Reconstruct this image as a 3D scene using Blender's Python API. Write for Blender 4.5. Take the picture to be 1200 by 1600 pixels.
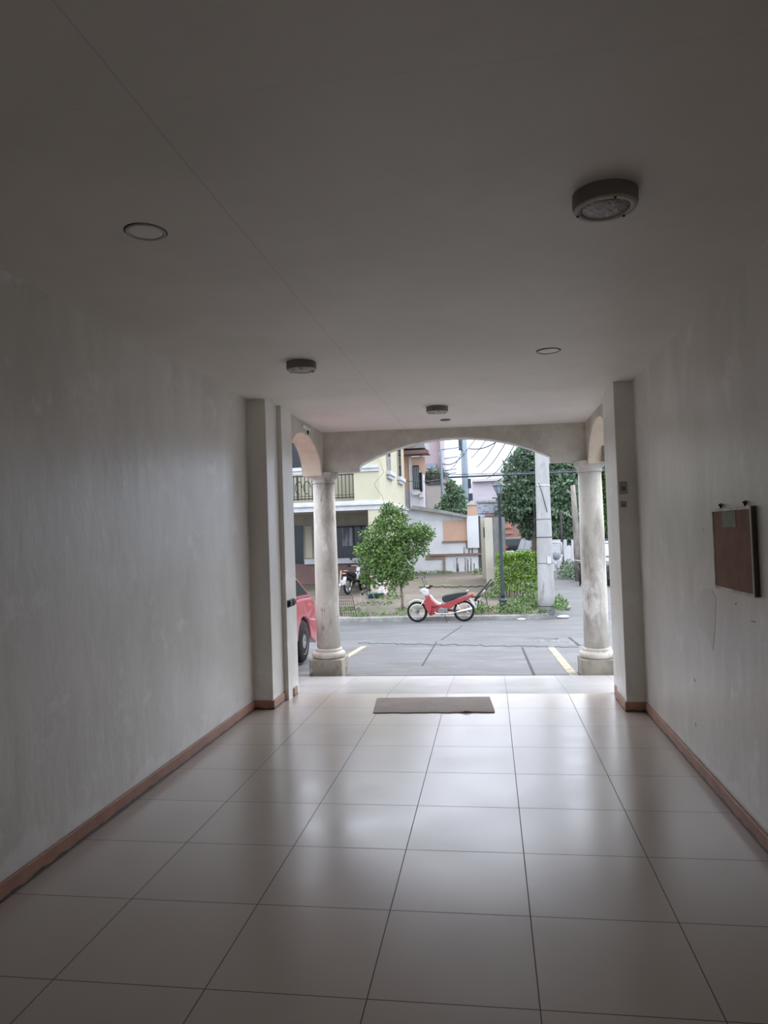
import bpy, bmesh, math, random
from mathutils import Vector, Matrix, noise
random.seed(7)
R_ = math.radians
PI = math.pi
sc = bpy.context.scene
for o in list(bpy.data.objects): bpy.data.objects.remove(o)
C = sc.collection

# ------------------------------------------------------------------ camera
F_PX, YAW, PITCH, ROLL, EYE = 1119.65, -0.145595, 0.030952, -0.032740, 1.6375
FW = Vector((math.sin(YAW)*math.cos(PITCH), math.cos(YAW)*math.cos(PITCH), math.sin(PITCH)))
_R = Vector((math.cos(YAW), -math.sin(YAW), 0)); _U = _R.cross(FW)
RT = _R*math.cos(ROLL) + _U*math.sin(ROLL)
UP = -_R*math.sin(ROLL) + _U*math.cos(ROLL)
ORG = Vector((0, 0, EYE))
cam = bpy.data.cameras.new('camera'); co = bpy.data.objects.new('camera', cam); C.objects.link(co)
cam.sensor_fit = 'VERTICAL'; cam.sensor_height = 36.0; cam.lens = 36.0*F_PX/1600
cam.clip_end = 400; cam.clip_start = 0.05
m = Matrix((RT, UP, -FW)).transposed().to_4x4(); m.translation = ORG
co.matrix_world = m
sc.camera = co

# ------------------------------------------------------------------ light: an overcast sky
sc.view_settings.view_transform = 'Standard'; sc.view_settings.look = 'None'
sc.view_settings.gamma = 1.0; sc.view_settings.use_curve_mapping = False
sc.view_settings.exposure = 1.6
sc.cycles.max_bounces = 14; sc.cycles.diffuse_bounces = 9; sc.cycles.glossy_bounces = 4
sc.cycles.transparent_max_bounces = 8
w = bpy.data.worlds.new('overcast_sky'); sc.world = w; w.use_nodes = True
nt = w.node_tree; N = nt.nodes; L = nt.links
bg = N['Background']
tc = N.new('ShaderNodeTexCoord'); sx = N.new('ShaderNodeSeparateXYZ'); L.new(tc.outputs['Generated'], sx.inputs[0])
rp = N.new('ShaderNodeValToRGB'); L.new(sx.outputs['Z'], rp.inputs[0])
rp.color_ramp.elements[0].position = 0.0; rp.color_ramp.elements[0].color = (0.30, 0.345, 0.42, 1)
rp.color_ramp.elements[1].position = 0.75; rp.color_ramp.elements[1].color = (0.94, 0.97, 1.04, 1)
e_ = rp.color_ramp.elements.new(0.12); e_.color = (0.40, 0.45, 0.56, 1)
e_ = rp.color_ramp.elements.new(0.22); e_.color = (0.86, 0.93, 1.08, 1)
nz = N.new('ShaderNodeTexNoise'); nz.inputs['Scale'].default_value = 3.0; nz.inputs['Detail'].default_value = 5
L.new(tc.outputs['Generated'], nz.inputs['Vector'])
nr = N.new('ShaderNodeMapRange'); nr.inputs[1].default_value = .35; nr.inputs[2].default_value = .65; nr.inputs[3].default_value = .92; nr.inputs[4].default_value = 1.10
L.new(nz.outputs['Fac'], nr.inputs[0])
vm = N.new('ShaderNodeVectorMath'); vm.operation = 'SCALE'; L.new(rp.outputs[0], vm.inputs[0]); L.new(nr.outputs[0], vm.inputs['Scale']); L.new(vm.outputs[0], bg.inputs[0])
bg.inputs[1].default_value = 1.2
SUN = bpy.data.lights.new('sun', 'SUN'); so = bpy.data.objects.new('sun', SUN); C.objects.link(so)
SUN.energy = 0.6; SUN.angle = R_(40); SUN.color = (1.0, 0.97, 0.93)
so.rotation_euler = (R_(-28), R_(22), 0)

# ------------------------------------------------------------------ picture-to-place helpers (used to measure where things stand)
def ray(u, v): return FW + RT*((u-600)/F_PX) - UP*((v-800)/F_PX)
def on(u, v, ax, val):
    d = ray(u, v); t = (val-ORG[ax])/d[ax]; return ORG + d*t
def at(u, v, y): return on(u, v, 1, y)
def rect(u0, v0, u1, v1, y):
    um, vm = (u0+u1)/2, (v0+v1)/2
    return at(u0, vm, y).x, at(um, v1, y).z, at(u1, vm, y).x, at(um, v0, y).z

# ------------------------------------------------------------------ object helpers
class MB:
    def __init__(s): s.v = []; s.f = []; s.sm = []
    def add(s, vs, fs, smooth=False):
        b = len(s.v); s.v += [tuple(p) for p in vs]
        for f in fs: s.f.append(tuple(b+i for i in f)); s.sm.append(smooth)
        return s
    def box(s, x0, y0, z0, x1, y1, z1, M=None):
        vs = [Vector(p) for p in ((x0,y0,z0),(x1,y0,z0),(x1,y1,z0),(x0,y1,z0),(x0,y0,z1),(x1,y0,z1),(x1,y1,z1),(x0,y1,z1))]
        if M: vs = [M @ p for p in vs]
        return s.add(vs, ((0,3,2,1),(4,5,6,7),(0,1,5,4),(1,2,6,5),(2,3,7,6),(3,0,4,7)))
    def tube(s, pts, r, n=8, cap=True):
        pts = [Vector(p) for p in pts]; k = len(pts)
        rs = r if isinstance(r, (list, tuple)) else [r]*k
        vs = []; prev = None
        for i, p in enumerate(pts):
            t = (pts[min(i+1, k-1)]-pts[max(i-1, 0)]).normalized()
            if prev is None:
                a = Vector((0,0,1)) if abs(t.z) < .9 else Vector((1,0,0)); nrm = t.cross(a).normalized()
            else: nrm = (prev - t*prev.dot(t)).normalized()
            prev = nrm; b = t.cross(nrm)
            for j in range(n):
                a = 2*PI*j/n; vs.append(p + (nrm*math.cos(a)+b*math.sin(a))*rs[i])
        fs = [(i*n+j, i*n+(j+1) % n, (i+1)*n+(j+1) % n, (i+1)*n+j) for i in range(k-1) for j in range(n)]
        s.add(vs, fs, True)
        if cap:
            b = len(s.v)-k*n
            s.f.append(tuple(b+j for j in range(n))[::-1]); s.sm.append(False)
            s.f.append(tuple(b+(k-1)*n+j for j in range(n))); s.sm.append(False)
        return s
    def lathe(s, prof, n=32, M=None, cap=True, smooth=True):
        vs = []; k = len(prof)
        for r, z in prof:
            for j in range(n):
                a = 2*PI*j/n; p = Vector((r*math.cos(a), r*math.sin(a), z)); vs.append(M @ p if M else p)
        fs = [(i*n+j, i*n+(j+1) % n, (i+1)*n+(j+1) % n, (i+1)*n+j) for i in range(k-1) for j in range(n)]
        b = len(s.v); s.add(vs, fs, smooth)
        if cap:
            s.f.append(tuple(b+j for j in range(n))[::-1]); s.sm.append(False)
            s.f.append(tuple(b+(k-1)*n+j for j in range(n))); s.sm.append(False)
        return s
    def prism(s, poly, d0, d1, axis='y', taper=None, M=None, smooth=False):
        """poly in the other two axes; extruded d0..d1 along axis"""
        def mk(a, b, d):
            p = Vector((a, d, b)) if axis == 'y' else Vector((d, a, b)) if axis == 'x' else Vector((a, b, d))
            return M @ p if M else p
        k = len(poly)
        vs = [mk(a, b, d0) for a, b in poly]+[mk(a, b, d1) for a, b in (taper or poly)]
        b = len(s.v); s.add(vs, [(i, (i+1) % k, k+(i+1) % k, k+i) for i in range(k)], smooth)
        s.f.append(tuple(b+i for i in range(k))[::-1]); s.sm.append(False)
        s.f.append(tuple(b+k+i for i in range(k))); s.sm.append(False)
        return s
    def ball(s, c, r, n=12, sz=(1,1,1)):
        vs = []; h = n//2
        for i in range(h+1):
            t = PI*i/h
            for j in range(n):
                a = 2*PI*j/n
                vs.append((c[0]+r*sz[0]*math.sin(t)*math.cos(a), c[1]+r*sz[1]*math.sin(t)*math.sin(a), c[2]+r*sz[2]*math.cos(t)))
        return s.add(vs, [(i*n+j, (i+1)*n+j, (i+1)*n+(j+1) % n, i*n+(j+1) % n) for i in range(h) for j in range(n)], True)
    def leaf(s, p, ln, wd, d=None):
        d = d or Vector((random.gauss(0,1), random.gauss(0,1), random.gauss(0,.7))).normalized()
        a = d.cross(Vector((random.gauss(0,1), random.gauss(0,1), random.gauss(0,1)))).normalized()
        n = d.cross(a); p = Vector(p)
        m1 = p+d*ln*.5
        return s.add([p, m1+a*wd*.5+n*wd*.12, p+d*ln, m1-a*wd*.5+n*wd*.12], ((0,1,2),(0,2,3)))
    def build(s, name, mat, parent=None, bevel=0, seg=2):
        me = bpy.data.meshes.new(name); me.from_pydata(s.v, [], s.f); me.update()
        me.polygons.foreach_set('use_smooth', s.sm)
        bm = bmesh.new(); bm.from_mesh(me); bmesh.ops.recalc_face_normals(bm, faces=bm.faces) if len(bm.faces) < 20000 and not getattr(s, 'norecalc', False) else None
        bm.to_mesh(me); bm.free()
        me.materials.append(mat)
        o = bpy.data.objects.new(name, me); C.objects.link(o)
        if parent: o.parent = parent
        if bevel:
            b = o.modifiers.new('bevel', 'BEVEL'); b.width = bevel; b.segments = seg; b.limit_method = 'ANGLE'; b.angle_limit = R_(35)
        return o

def tag(o, label, cat, group=None, kind=None):
    o['label'] = label; o['category'] = cat
    if group: o['group'] = group
    if kind: o['kind'] = kind
    return o
def struct(o, label=None):
    o['kind'] = 'structure'
    if label: o['label'] = label
    return o
def thing(name, label, cat, loc=(0,0,0), rz=0, group=None):
    o = bpy.data.objects.new(name, None); C.objects.link(o); o.empty_display_size = .1
    o.location = loc; o.rotation_euler = (0, 0, rz)
    return tag(o, label, cat, group)
def copy_tree(o, parent=None):
    c = o.copy(); C.objects.link(c)
    if parent: c.parent = parent
    for ch in [q for q in list(C.objects) if q.parent == o]: copy_tree(ch, c)
    return c

# ------------------------------------------------------------------ materials
MATS = {}
def mat(name, col, rough=.6, metal=0, col2=None, scale=4, detail=5, lo=.4, hi=.65, bump=0, bscale=None, stretch=(1,1,1),
        spots=None, trans=0, spec=.5, coat=0):
    if name in MATS: return MATS[name]
    m = bpy.data.materials.new(name); m.use_nodes = True; nt = m.node_tree; N = nt.nodes; L = nt.links
    b = N['Principled BSDF']; b.inputs['Roughness'].default_value = rough; b.inputs['Metallic'].default_value = metal
    b.inputs['Specular IOR Level'].default_value = spec; b.inputs['Coat Weight'].default_value = coat
    b.inputs['Base Color'].default_value = (*col, 1)
    g = N.new('ShaderNodeNewGeometry'); mp = N.new('ShaderNodeMapping'); L.new(g.outputs['Position'], mp.inputs[0])
    mp.inputs['Scale'].default_value = stretch
    src = None
    col2 = col2 or tuple(c*.86 for c in col)
    n = N.new('ShaderNodeTexNoise'); n.inputs['Scale'].default_value = scale; n.inputs['Detail'].default_value = detail
    n.inputs['Roughness'].default_value = .6
    L.new(mp.outputs[0], n.inputs['Vector'])
    r = N.new('ShaderNodeMapRange'); r.inputs[1].default_value = lo; r.inputs[2].default_value = hi; L.new(n.outputs['Fac'], r.inputs[0])
    x = N.new('ShaderNodeMix'); x.data_type = 'RGBA'; x.inputs[6].default_value = (*col, 1); x.inputs[7].default_value = (*col2, 1)
    L.new(r.outputs[0], x.inputs[0]); src = x.outputs[2]
    for sp in (spots or []):     # (colour, scale, lo, hi, amount, stretch)
        mp2 = N.new('ShaderNodeMapping'); L.new(g.outputs['Position'], mp2.inputs[0]); mp2.inputs['Scale'].default_value = sp[5] if len(sp) > 5 else (1,1,1)
        mp2.inputs['Location'].default_value = (sp[1]*3.1, 1.7, .4)
        n2 = N.new('ShaderNodeTexNoise'); n2.inputs['Scale'].default_value = sp[1]; n2.inputs['Detail'].default_value = 7; n2.inputs['Roughness'].default_value = .68
        L.new(mp2.outputs[0], n2.inputs['Vector'])
        r2 = N.new('ShaderNodeMapRange'); r2.inputs[1].default_value = sp[2]; r2.inputs[2].default_value = sp[3]; r2.inputs[4].default_value = sp[4]
        L.new(n2.outputs['Fac'], r2.inputs[0])
        x2 = N.new('ShaderNodeMix'); x2.data_type = 'RGBA'; L.new(src, x2.inputs[6]); x2.inputs[7].default_value = (*sp[0], 1)
        L.new(r2.outputs[0], x2.inputs[0]); src = x2.outputs[2]
    L.new(src, b.inputs['Base Color'])
    if bump:
        bn = N.new('ShaderNodeTexNoise'); bn.inputs['Scale'].default_value = bscale or scale*4; bn.inputs['Detail'].default_value = 6
        L.new(mp.outputs[0], bn.inputs['Vector'])
        bu = N.new('ShaderNodeBump'); bu.inputs['Strength'].default_value = bump; bu.inputs['Distance'].default_value = .02
        L.new(bn.outputs['Fac'], bu.inputs['Height']); L.new(bu.outputs[0], b.inputs['Normal'])
    if trans: b.inputs['Transmission Weight'].default_value = trans
    MATS[name] = m; return m

def mathn(N, L, op, a, b=None):
    n = N.new('ShaderNodeMath'); n.operation = op
    for i, q in enumerate((a, b)):
        if q is None: continue
        if isinstance(q, (int, float)): n.inputs[i].default_value = q
        else: L.new(q, n.inputs[i])
    return n.outputs[0]
def line_mask(N, L, coord, off, period, half):
    """1 on a line that repeats every period along coord"""
    a = mathn(N, L, 'ADD', coord, -off + 50*period + period/2)
    a = mathn(N, L, 'MODULO', a, period)
    a = mathn(N, L, 'SUBTRACT', a, period/2); a = mathn(N, L, 'ABSOLUTE', a)
    return mathn(N, L, 'LESS_THAN', a, half)

def tile_mat(name='beige_floor_tiles', c1=(.52,.46,.412), c2=(.55,.485,.435)):
    m = bpy.data.materials.new(name); m.use_nodes = True; nt = m.node_tree; N = nt.nodes; L = nt.links
    b = N['Principled BSDF']
    g = N.new('ShaderNodeNewGeometry'); s = N.new('ShaderNodeSeparateXYZ'); L.new(g.outputs['Position'], s.inputs[0])
    lx = line_mask(N, L, s.outputs['X'], -1.690, .6, .0022); ly = line_mask(N, L, s.outputs['Y'], 2.537, .6, .0022)
    ln = mathn(N, L, 'MAXIMUM', lx, ly)
    # each tile its own slight tone
    ix = mathn(N, L, 'FLOOR', mathn(N, L, 'DIVIDE', mathn(N, L, 'ADD', s.outputs['X'], 1.69), .6))
    iy = mathn(N, L, 'FLOOR', mathn(N, L, 'DIVIDE', mathn(N, L, 'ADD', s.outputs['Y'], -2.537), .6))
    cb = N.new('ShaderNodeCombineXYZ'); L.new(ix, cb.inputs[0]); L.new(iy, cb.inputs[1])
    wn = N.new('ShaderNodeTexWhiteNoise'); L.new(cb.outputs[0], wn.inputs['Vector'])
    x0 = N.new('ShaderNodeMix'); x0.data_type = 'RGBA'; L.new(wn.outputs['Value'], x0.inputs[0])
    x0.inputs[6].default_value = (*c1, 1); x0.inputs[7].default_value = (*c2, 1)
    nn = N.new('ShaderNodeTexNoise'); nn.inputs['Scale'].default_value = 3.5; nn.inputs['Detail'].default_value = 8; L.new(g.outputs['Position'], nn.inputs['Vector'])
    r = N.new('ShaderNodeMapRange'); r.inputs[1].default_value = .45; r.inputs[2].default_value = .9; r.inputs[4].default_value = .25; L.new(nn.outputs['Fac'], r.inputs[0])
    x1 = N.new('ShaderNodeMix'); x1.data_type = 'RGBA'; L.new(r.outputs[0], x1.inputs[0]); L.new(x0.outputs[2], x1.inputs[6]); x1.inputs[7].default_value = (.46, .40, .36, 1)
    x2 = N.new('ShaderNodeMix'); x2.data_type = 'RGBA'; L.new(ln, x2.inputs[0]); L.new(x1.outputs[2], x2.inputs[6]); x2.inputs[7].default_value = (.06, .045, .035, 1)
    L.new(x2.outputs[2], b.inputs['Base Color'])
    n3 = N.new('ShaderNodeTexNoise'); n3.inputs['Scale'].default_value = 1.8; n3.inputs['Detail'].default_value = 3; L.new(g.outputs['Position'], n3.inputs['Vector'])
    r3 = N.new('ShaderNodeMapRange'); r3.inputs[1].default_value = .3; r3.inputs[2].default_value = .7; r3.inputs[3].default_value = .19; r3.inputs[4].default_value = .27
    L.new(n3.outputs['Fac'], r3.inputs[0]); ra = mathn(N, L, 'MAXIMUM', r3.outputs[0], mathn(N, L, 'MULTIPLY', ln, .8)); L.new(ra, b.inputs['Roughness'])
    b.inputs['Specular IOR Level'].default_value = 1.0
    bu = N.new('ShaderNodeBump'); bu.inputs['Strength'].default_value = .25; bu.inputs['Distance'].default_value = .002; bu.invert = True
    L.new(ln, bu.inputs['Height']); L.new(bu.outputs[0], b.inputs['Normal'])
    return m

def ceiling_mat():
    m = mat('painted_ceiling', (.74,.695,.635), .5, col2=(.67,.63,.57), scale=1.3, bump=.05, spots=[((.45,.40,.34), 9, .70, .76, .4)])
    N = m.node_tree.nodes; L = m.node_tree.links; b = N['Principled BSDF']
    src = b.inputs['Base Color'].links[0].from_socket
    g = N.new('ShaderNodeNewGeometry'); s = N.new('ShaderNodeSeparateXYZ'); L.new(g.outputs['Position'], s.inputs[0])
    nz = N.new('ShaderNodeTexNoise'); nz.inputs['Scale'].default_value = 1.2; L.new(g.outputs['Position'], nz.inputs['Vector'])
    wob = mathn(N, L, 'MULTIPLY', nz.outputs['Fac'], .02)
    lx = line_mask(N, L, mathn(N, L, 'ADD', s.outputs['X'], wob), -1.0, 2.44, .004)
    ly = line_mask(N, L, mathn(N, L, 'ADD', s.outputs['Y'], wob), 4.45, 2.44, .003)
    ln = mathn(N, L, 'MULTIPLY', mathn(N, L, 'MAXIMUM', lx, mathn(N, L, 'MULTIPLY', ly, .35)), .22)
    x = N.new('ShaderNodeMix'); x.data_type = 'RGBA'; L.new(ln, x.inputs[0]); L.new(src, x.inputs[6]); x.inputs[7].default_value = (.2,.18,.15,1)
    L.new(x.outputs[2], b.inputs['Base Color'])
    return m

def low_band(m, top, fuzz, colr, amt, scale=7):
    N = m.node_tree.nodes; L = m.node_tree.links; b = N['Principled BSDF']; src = b.inputs['Base Color'].links[0].from_socket
    g = N.new('ShaderNodeNewGeometry'); s = N.new('ShaderNodeSeparateXYZ'); L.new(g.outputs['Position'], s.inputs[0])
    n = N.new('ShaderNodeTexNoise'); n.inputs['Scale'].default_value = scale; n.inputs['Detail'].default_value = 8; L.new(g.outputs['Position'], n.inputs['Vector'])
    h = mathn(N, L, 'ADD', s.outputs['Z'], mathn(N, L, 'MULTIPLY', mathn(N, L, 'ADD', n.outputs['Fac'], -.5), -fuzz))
    r = N.new('ShaderNodeMapRange'); r.inputs[1].default_value = top; r.inputs[2].default_value = top*.7; r.inputs[4].default_value = amt; L.new(h, r.inputs[0])
    x = N.new('ShaderNodeMix'); x.data_type = 'RGBA'; L.new(r.outputs[0], x.inputs[0]); L.new(src, x.inputs[6]); x.inputs[7].default_value = (*colr, 1)
    L.new(x.outputs[2], b.inputs['Base Color'])

TILE = tile_mat()
WALL = mat('painted_plaster', (.72,.695,.64), .30, col2=(.62,.595,.54), scale=2.2, stretch=(1,1,.45), bump=.42, bscale=4.5,
           spots=[((.80,.79,.76), 2.6, .57, .66, .7), ((.48,.45,.40), 14, .70, .75, .4), ((.54,.52,.47), 1.1, .55, .7, .4)])
CEIL = ceiling_mat()
BEAM = mat('weathered_beam_plaster', (.55,.51,.44), .7, col2=(.42,.385,.33), scale=3, bump=.2, spots=[((.60,.57,.50), 6, .58, .68, .7), ((.30,.24,.18), 5, .62, .74, .5)])
CREAMIN = mat('cream_arch_soffit', (.70,.60,.47), .7, col2=(.62,.52,.40), scale=6, bump=.2, spots=[((.25,.2,.16), 5, .66, .72, .8)])
EDGE = mat('white_flaked_edge', (.75,.73,.69), .7, col2=(.5,.47,.42), scale=10)
BASEB = mat('terracotta_skirting', (.42,.22,.15), .5, col2=(.33,.17,.12), scale=6, bump=.15, spots=[((.10,.08,.06), 8, .62, .70, .7, (1,1,3))])
COL = mat('weathered_column_paint', (.56,.53,.47), .62, col2=(.42,.39,.34), scale=3.2, stretch=(1,1,.35), bump=.25, bscale=9,
          spots=[((.19,.17,.14), 3.2, .52, .66, .75, (1,1,.3)), ((.68,.66,.62), 6, .56, .64, .8, (1,1,.5)), ((.11,.095,.08), 11, .62, .69, .8, (1,1,.3))])
PLINTH = mat('stained_plinth', (.33,.30,.245), .75, col2=(.22,.20,.16), scale=6, stretch=(1,1,.4), bump=.3, spots=[((.09,.08,.065), 5, .54, .66, .9, (1,1,.4)), ((.46,.44,.40), 5, .60, .67, .7)])
ASPH = mat('worn_concrete', (.100,.105,.112), .65, col2=(.07,.075,.08), scale=1.3, bump=.5, bscale=40, stretch=(.5,1,1),
           spots=[((.15,.155,.165), 3.5, .55, .66, .7, (.4,1,1)), ((.045,.045,.05), 1.3, .53, .68, .6, (.5,1,1))])
YARD = mat('brown_yard_concrete', (.16,.14,.125), .85, col2=(.115,.095,.08), scale=1.1, bump=.6, bscale=14, stretch=(.45,1,1),
           spots=[((.18,.115,.095), .9, .52, .62, .8, (.4,1,1)), ((.24,.23,.21), 2.6, .56, .68, .7, (.4,1,1)), ((.085,.125,.035), 1.5, .54, .62, .85)])
KERB = mat('pale_kerb', (.27,.27,.26), .8, col2=(.17,.17,.16), scale=4, bump=.4)
DARK = mat('joint_dark', (.035,.035,.038), .9)
YEL = mat('faded_yellow_paint', (.31,.28,.20), .8, col2=(.20,.195,.17), scale=9, lo=.5, hi=.6)
RED = mat('red_bike_plastic', (.30,.04,.042), .35, coat=.3)
RUBBER = mat('black_rubber', (.010,.010,.011), .85, spec=.3)
CHROME = mat('chrome', (.62,.62,.63), .25, metal=1)
ALLOY = mat('grey_alloy', (.22,.22,.22), .5, metal=.5)
BLACKP = mat('black_plastic', (.010,.010,.012), .5)
SEATV = mat('black_vinyl', (.014,.014,.017), .6)
WHITEP = mat('white_plastic', (.50,.50,.52), .4)
GLASS = mat('dark_window_glass', (.014,.018,.023), .12, spec=.6)
PALEGL = mat('pale_reflecting_glass', (.30,.36,.42), .12, spec=.9)
LEAF = mat('green_leaves', (.11,.19,.04), .5, col2=(.055,.115,.03), scale=5)
LEAFB = mat('bright_hedge_leaves', (.17,.29,.04), .5, col2=(.10,.19,.03), scale=6)
LEAFD = mat('hazed_tree_leaves', (.15,.23,.14), .5, col2=(.10,.165,.10), scale=1.6)  # paler, greyer green paints distance haze into the leaves
WEED = mat('weed_green', (.12,.20,.06), .6, col2=(.075,.14,.04), scale=5)
BARK = mat('grey_brown_bark', (.20,.16,.12), .9, col2=(.12,.10,.08), scale=12, bump=.5)
YWALL = mat('pale_yellow_paint', (.46,.44,.325), .75, col2=(.43,.41,.30), scale=1.2)
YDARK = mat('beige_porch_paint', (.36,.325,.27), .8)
WHT = mat('white_trim_paint', (.52,.53,.55), .6)
MARO = mat('maroon_dado', (.19,.11,.10), .7, col2=(.15,.09,.085), scale=2)
IRON = mat('black_iron', (.018,.016,.016), .6)
PEACH = mat('peach_paint', (.50,.33,.25), .75, col2=(.46,.30,.23), scale=2)
WWALL = mat('dirty_white_paint', (.60,.62,.66), .75, col2=(.53,.55,.58), scale=1.5, spots=[((.22,.20,.18), 2.5, .60, .72, .6, (1,1,.3))])
STEEL = mat('lamp_post_paint', (.03,.042,.05), .5)
CONC = mat('pole_concrete', (.38,.385,.385), .8, col2=(.30,.30,.295), scale=3, stretch=(1,1,.3), bump=.3, spots=[((.14,.13,.12), 4, .60, .70, .7, (1,1,.25))])
ROOFG = mat('grey_roof_sheet', (.26,.27,.27), .8, col2=(.19,.19,.18), scale=4, spots=[((.15,.15,.11), 6, .55, .66, .8)])

low_band(BASEB, .022, .05, (.05,.045,.04), .9, 9)
low_band(WALL, .16, .55, (.82,.82,.80), .55, 3.2)
# ------------------------------------------------------------------ the hall
XL, XR = -2.30, 1.31
YB = -3.2                      # rear end of the hall, behind the camera
CZ = lambda x: 2.985 - (x-XL)*0.0145
def ramp_z(y): return 0 if y < 7.337 else -.083*(y-7.337)
b = MB(); b.box(XL-.3, YB, -.2, XR+.3, 7.337, 0); struct(b.build('floor', TILE))
b = MB(); b.prism([(7.337,0),(8.88,ramp_z(8.88)),(8.88,-.45),(7.337,-.2)], -2.55, 1.60, axis='x'); struct(b.build('entrance_ramp', tile_mat('pale_ramp_tiles', (.50,.49,.50), (.53,.52,.53))))
b = MB(); b.prism([(XL-.4,CZ(XL-.4)),(XR+.4,CZ(XR+.4)),(XR+.4,3.3),(XL-.4,3.3)], YB, 9.30, axis='y'); struct(b.build('ceiling', CEIL))
b = MB(); b.box(XL-.3, YB, -.3, XL, 7.04, 3.05); struct(b.build('wall_left', WALL))
b = MB(); b.box(XR, YB, -.3, XR+.3, 7.10, 3.05); struct(b.build('wall_right', WALL))
b = MB(); b.box(XL-.1, 6.67, 0, -2.108, 7.05, 3.02); struct(b.build('pilaster', WALL, bevel=.008))
b = MB(); b.box(1.14, 6.625, 0, XR+.1, 7.10, 3.0); struct(b.build('pilaster', WALL, bevel=.008))
b = MB(); b.box(XL-.3, 7.04, -.5, -2.06, 7.42, 3.05); struct(b.build('wall_left_end', WALL, bevel=.006))
b = MB(); b.box(1.165, 7.09, -.5, XR+.3, 7.42, 3.0); struct(b.build('wall_right_end', WALL, bevel=.006))
# unseen rear wall; its opening is added and sized for light in the hall
b = MB(); b.box(XL-.3, YB-.2, -.2, -.9, YB, 3.1); b.box(-.1, YB-.2, -.2, XR+.3, YB, 3.1); b.box(-.9, YB-.2, 2.1, -.1, YB, 3.1); struct(b.build('wall_back', WALL))
# skirting
def skirting(name, pts, h=.085, t=.016):
    b = MB()
    for (x0,y0,x1,y1) in pts: b.box(min(x0,x1), min(y0,y1), 0, max(x0,x1), max(y0,y1), h)
    struct(b.build(name, BASEB, bevel=.004, seg=1))
skirting('baseboard_left', [(XL, YB, XL+.016, 6.67), (XL+.016, 6.654, -2.108, 6.67), (-2.108, 6.654, -2.092, 7.04), (-2.06, 7.2, -2.046, 7.337)])
skirting('baseboard_right', [(XR-.016, YB, XR, 6.625), (1.14, 6.609, XR-.016, 6.625), (1.124, 6.609, 1.14, 7.09), (1.151, 7.15, 1.165, 7.337)])

# portico front beam with its segmental arch
BY0, BY1 = 9.06, 9.27
def arc_z(x):
    # measured opening: springs at both ends with a short step, crown in the middle
    xa, xb = AX0, AX1; t = (x-(xa+xb)/2)/((xb-xa)/2)
    zs, zc = ZS, ZC
    s = (xb-xa)/2; h = zc-zs; Rr = (s*s+h*h)/(2*h)
    return zc-Rr+math.sqrt(max(Rr*Rr-(x-(xa+xb)/2)**2, 0))
pL = at(560, 735, BY0); pR = at(861, 714, BY0); crown = at(725, 682, BY0)
bL = at(530, 736, BY0).z; bR = at(890, 722, BY0).z
AX0, AX1 = pL.x, pR.x; ZS = (pL.z+.045+pR.z+.045)/2; ZC = crown.z
ZB = (bL+bR)/2
poly = [(-2.35, ZB), (AX0, ZB), (AX0, ZS)]
for i in range(1, 32):
    x = AX0+(AX1-AX0)*i/32; poly.append((x, arc_z(x)))
poly += [(AX1, ZS), (AX1, ZB), (1.52, ZB), (1.52, 3.05), (-2.35, 3.05)]
b = MB(); b.prism(poly, BY0, BY1, axis='y'); struct(b.build('arch_beam', BEAM))
# thin flaking white edge that lines the arch
b = MB(); pts = [(AX0, ZB), (AX0, ZS)]+[(AX0+(AX1-AX0)*i/32, arc_z(AX0+(AX1-AX0)*i/32)) for i in range(1, 32)]+[(AX1, ZS), (AX1, ZB)]
for i in range(len(pts)-1):
    (xa, za), (xb, zb) = pts[i], pts[i+1]
    dx, dz = xb-xa, zb-za; l = math.hypot(dx, dz); nx, nz_ = dz/l*.010, -dx/l*.010
    b.add([(xa,BY0+.03,za),(xb,BY0+.03,zb),(xb+nx,BY0+.03,zb+nz_),(xa+nx,BY0+.03,za+nz_),(xa,BY1+.002,za),(xb,BY1+.002,zb),(xb+nx,BY1+.002,zb+nz_),(xa+nx,BY1+.002,za+nz_)],
          ((0,1,2,3),(7,6,5,4),(0,4,5,1),(1,5,6,2),(2,6,7,3),(3,7,4,0)))
struct(b.build('trim_1', EDGE))
# side beams with arches between wall end and column
def side(name, x0, x1, xs, zs=2.42, zc=2.86):
    y0, y1 = 7.42, 8.95
    n = 20; pl = [(y0, zs)]
    for i in range(n+1):
        a = PI-PI*i/n; pl.append(((y0+y1)/2+(y1-y0)/2*math.cos(a), zs+(zc-zs)*math.sin(a)))
    pl += [(BY1, zs), (BY1, 3.02), (y0, 3.02)]
    pl = pl[1:]
    struct(MB().prism(pl, x0, x1, axis='x').build(name, BEAM))
    bm_ = MB(); ar = pl[:n+1]; vs = []
    for ya, za in ar: vs += [(x0+.012, ya, za-.001), (x1-.012, ya, za-.001), (x1-.012, ya, za-.009), (x0+.012, ya, za-.009)]
    bm_.add(vs, [(i*4+k, i*4+(k+1) % 4, (i+1)*4+(k+1) % 4, (i+1)*4+k) for i in range(n) for k in range(4)]+[(3,2,1,0)])
    struct(bm_.build(name.replace('beam', 'soffit'), CREAMIN))
side('side_beam_left', -2.36, -2.10, 0)
side('side_beam_right', 1.21, 1.47, 0)
b = MB(); b.prism([(8.938,2.43),(8.915,2.50),(8.868,2.62),(8.85,2.60),(8.90,2.43)], 1.37, 1.462, axis='x'); struct(b.build('trim_3', mat('broken_plaster_dark', (.10,.085,.075), .95, col2=(.2,.13,.10), scale=20)))

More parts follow.
